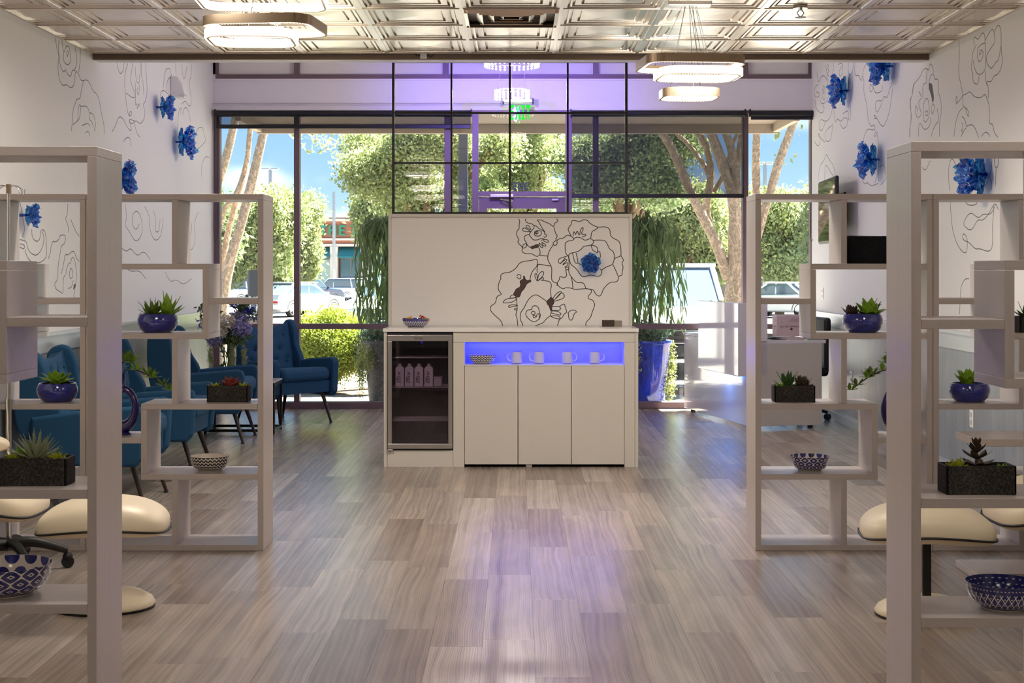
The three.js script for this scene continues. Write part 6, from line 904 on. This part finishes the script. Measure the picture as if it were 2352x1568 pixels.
{ // table with flowers
  const t = thing('side_table', 'glass topped table with a thin steel frame between the armchairs', 'table', [-2.42, 0, -13.12]), w = 0.62, dd = 0.42, h = 0.46;
  part('table_top', rbox(w, 0.014, dd, 0.003, 0, h - 0.007, 0), M.quartz, t); const f = 0.011;
  part('frame', [...[[-1, -1], [1, -1], [1, 1], [-1, 1]].map(([a, b]) => box(2 * f, h - 0.014, 2 * f, a * (w / 2 - f), (h - 0.014) / 2, b * (dd / 2 - f))), ...[0.03, h - 0.03].flatMap((y) => [box(w - 4 * f, 2 * f, 2 * f, 0, y, dd / 2 - f), box(w - 4 * f, 2 * f, 2 * f, 0, y, -dd / 2 + f), box(2 * f, 2 * f, dd - 4 * f, w / 2 - f, y, 0), box(2 * f, 2 * f, dd - 4 * f, -w / 2 + f, y, 0)])], M.black, t);
  const b = thing('flower_vase', 'glass vase of blue and lilac flowers on the side table', 'flowers', [-2.55, h, -13.1]), R = rng(17);
  part('vase', lathe([[0, 0.004], [0.062, 0.004], [0.068, 0.02], [0.07, 0.3], [0.066, 0.3], [0.062, 0.02], [0, 0.012]], 32), M.clear, b);
  part('stem', [...Array(16)].map((_, i) => { const a = i * 2.4, r = 0.045 * R(); return limb([[Math.cos(a) * r, 0.02, Math.sin(a) * r], [Math.cos(a + 0.6) * 0.04, 0.2, Math.sin(a + 0.6) * 0.04], [Math.cos(a) * 0.16, 0.42 + R() * 0.1, Math.sin(a) * 0.12]], 0.004, 0.003, 10, 5); }), M.leafOlive, b);
  const floret = clump(5, 0.012, 0.02, 5), mk = (c) => std({ color: c, roughness: 0.7, transmission: 0.25, thickness: 0 }), lil = mk(0xa9a6d8), cream = mk(0xe6e2d6), blue = mk(0x2b44c8), sky = mk(0x5a7fd8);
  [[0.13, 0.46, 0.1, 0.085, lil], [0.10, 0.55, 0.02, 0.075, lil], [-0.1, 0.38, 0.12, 0.075, lil], [-0.14, 0.5, 0.08, 0.085, cream], [0.02, 0.52, 0.13, 0.075, cream], [-0.04, 0.44, 0.14, 0.06, cream]].forEach(([x, y, z, r, m], i) => foliage(b, 'hydrangea', m, floret, [[x, y, z, r, r * 0.85, r]], 170, 200 + i, [0.7, 1.2], 0.9));
  foliage(b, 'blue_blossom', blue, floret, [[-0.16, 0.62, 0.02, 0.07, 0.07, 0.06], [0.18, 0.62, 0.03, 0.07, 0.05, 0.05], [-0.24, 0.5, 0, 0.06, 0.07, 0.05], [0.05, 0.66, 0, 0.06, 0.05, 0.05]], 60, 210, [0.9, 1.4], 0.3); foliage(b, 'sky_blossom', sky, floret, [[0.27, 0.4, 0.05, 0.06, 0.03, 0.03], [0.24, 0.55, 0.02, 0.07, 0.03, 0.03]], 30, 211, [0.7, 1.0], 0.3);
  foliage(b, 'greenery', LEAF.deep, clump(5, 0.03, 0.05, 9), [[0, 0.4, 0, 0.2, 0.1, 0.15], [0.15, 0.62, 0, 0.12, 0.1, 0.08], [-0.18, 0.6, 0, 0.1, 0.08, 0.08], [0, 0.2, 0, 0.045, 0.14, 0.045]], 170, 212, [0.6, 1.2], 0.5);
  foliage(b, 'hanging_amaranth', LEAF.trail, clump(6, 0.012, 0.014, 10), [[-0.14, 0.2, 0.1, 0.02, 0.16, 0.02], [0.06, 0.22, 0.13, 0.025, 0.15, 0.02], [0.15, 0.22, 0.08, 0.022, 0.14, 0.02]], 260, 213, [0.7, 1.1], 0.5);
}
// ---------------------------------------------------------------- treatment chairs
function cushion(w, h, d, bulge, seed, bend = 0) {
  const g = new THREE.SphereGeometry(1, 48, 32), p = g.attributes.position;
  for (let i = 0; i < p.count; i++) { let x = p.getX(i), y = p.getY(i), z = p.getZ(i); const q = (v, e) => Math.sign(v) * Math.pow(Math.abs(v), e); x = q(x, 0.62); z = q(z, 0.6); y = q(y, y > 0 ? 0.8 : 0.62); p.setXYZ(i, x * w / 2, y * h / 2 * (y > 0 ? 1 + bulge * (1 - x * x) : 0.75) + bend * (x * x - 0.4) * h, z * d / 2); }
  g.computeVertexNormals(); return g;
}
const ovalPipe = (w, d, y, r, bend = 0, h = 0.1) => tube([...Array(28)].map((_, i) => { const a = i / 28 * 6.283, q = (v, e) => Math.sign(v) * Math.pow(Math.abs(v), e), x = q(Math.cos(a), 0.62), z = q(Math.sin(a), 0.6); return [x * w / 2, y + bend * (x * x - 0.4) * h, z * d / 2]; }), r, 90, 6, true);
{
  const ottoman = (x, d, s, label) => {
    const t = thing('footrest', label, 'footrest', [x, 0, -d], s > 0 ? 0.12 : Math.PI - 0.12, 'cream leather footrests');
    const c = cushion(0.54, 0.16, 0.44, 0.15, 1, -0.16); part('cushion', c.translate(0, 0.37, 0), M.leather, t); part('piping', ovalPipe(0.545, 0.445, 0.352, 0.005, -0.16, 0.16), M.piping, t);
    part('column', rbox(0.035, 0.26, 0.035, 0.006, 0, 0.18, 0), M.plastic, t); part('base_pad', lathe([[0, 0.085], [0.1, 0.08], [0.16, 0.066], [0.2, 0.042], [0.212, 0.022], [0.208, 0.011]], 40).scale(1, 1, 0.82), M.leather, t); part('base_rim', lathe([[0.208, 0.011], [0.212, 0.006], [0.206, 0], [0, 0]], 40).scale(1, 1, 0.82), M.piping, t); return t;
  };
  ottoman(X(240, 6.3), 6.3, 1, 'cream leather footrest with black piping on the left'); ottoman(X(2128, 6.15), 6.15, -1, 'cream leather footrest with black piping on the right');
  const recliner = (x, d, s, label) => {
    const t = thing('treatment_recliner', label, 'recliner', [x, 0, -d], s > 0 ? 0 : Math.PI, 'cream leather recliners');
    part('seat_cushion', cushion(0.66, 0.2, 0.6, 0.15, 3, -0.3).translate(0, 0.42, 0), M.leather, t); part('seat_piping', ovalPipe(0.664, 0.604, 0.4, 0.006, -0.3, 0.2), M.piping, t);
    part('backrest', cushion(0.8, 0.2, 0.6, 0.2, 4).rotateZ(-1.3).translate(-0.33, 0.74, 0), M.leather, t); part('back_piping', ovalPipe(0.804, 0.604, -0.02, 0.006).rotateZ(-1.3).translate(-0.33, 0.74, 0), M.piping, t);
    for (const k of [-1, 1]) { part('armrest', cushion(0.4, 0.09, 0.12, 0.2, 5).translate(-0.14, 0.62, k * 0.36), M.leather, t); part('arm_bracket', tube([[-0.2, 0.58, k * 0.36], [-0.1, 0.45, k * 0.34], [-0.1, 0.3, k * 0.2]], 0.014, 16, 8), M.plastic, t); }
    part('pedestal', [cyl(0.04, 0.04, 0.26, -0.08, 0.2, 0), cushion(0.56, 0.09, 0.46, 0.2, 6).translate(-0.08, 0.045, 0)], M.plastic, t); return t;
  };
  recliner(X(-75, 6.55), 6.55, 1, 'cream leather recliner behind the nearest left shelf'); recliner(X(2452, 6.35), 6.35, -1, 'cream leather recliner behind the nearest right shelf');
  // drip stand
  const d = 7.05, iv = thing('drip_stand', 'chrome drip stand with hooks and a black caster base', 'drip stand', [X(20, d), 0, -d]), top = Y(424, d);
  part('pole', [cyl(0.008, 0.008, top - 0.75, 0, 0.75 + (top - 0.75) / 2, 0), cyl(0.0135, 0.0135, 0.72, 0, 0.46, 0), cyl(0.018, 0.018, 0.05, 0, 0.8, 0)], M.chrome, iv); part('pole_cap', cyl(0.0125, 0.0125, 0.045, 0, top - 0.02, 0), M.satin, iv);
  for (const s of [-1, 1]) for (const z of [0.02, -0.02]) part('hook', tube([[0, top - 0.01, 0], [s * 0.03, top - 0.005, z], [s * 0.055, top - 0.025, z], [s * 0.058, top - 0.05, z], [s * 0.066, top - 0.05, z], [s * 0.07, top - 0.02, z]], 0.0025, 24, 6), M.chrome, iv);
  for (let i = 0; i < 5; i++) { const a = i * 1.2566 - 0.35, x = Math.cos(a) * 0.27, z = Math.sin(a) * 0.27, leg = part('leg', limb([[0, 0.13, 0], [x * 0.4, 0.135, z * 0.4], [x, 0.085, z]], 0.03, 0.017, 10, 8), M.plastic, iv); part('caster', [new THREE.CylinderGeometry(0.03, 0.03, 0.016, 16).rotateX(Math.PI / 2).rotateY(-a).translate(x, 0.03, z), new THREE.SphereGeometry(0.025, 12, 8).scale(1, 0.8, 1).translate(x, 0.055, z)], M.dark, leg); }
  // white C-shaped table
  const ct = thing('c_shaped_table', 'white C-shaped side table beside the right recliner', 'table', [X(2330, 7.0), 0, -7.0]); part('table_top', rbox(0.5, 0.035, 0.34, 0.003, 0.02, 0.64, 0), M.laminate, ct); part('base_board', rbox(0.46, 0.035, 0.34, 0.003, 0.0, 0.0175, 0), M.laminate, ct); part('upright_board', rbox(0.035, 0.588, 0.34, 0.003, 0.22, 0.329, 0), M.laminate, ct);
}
renderer.render(scene, camera);
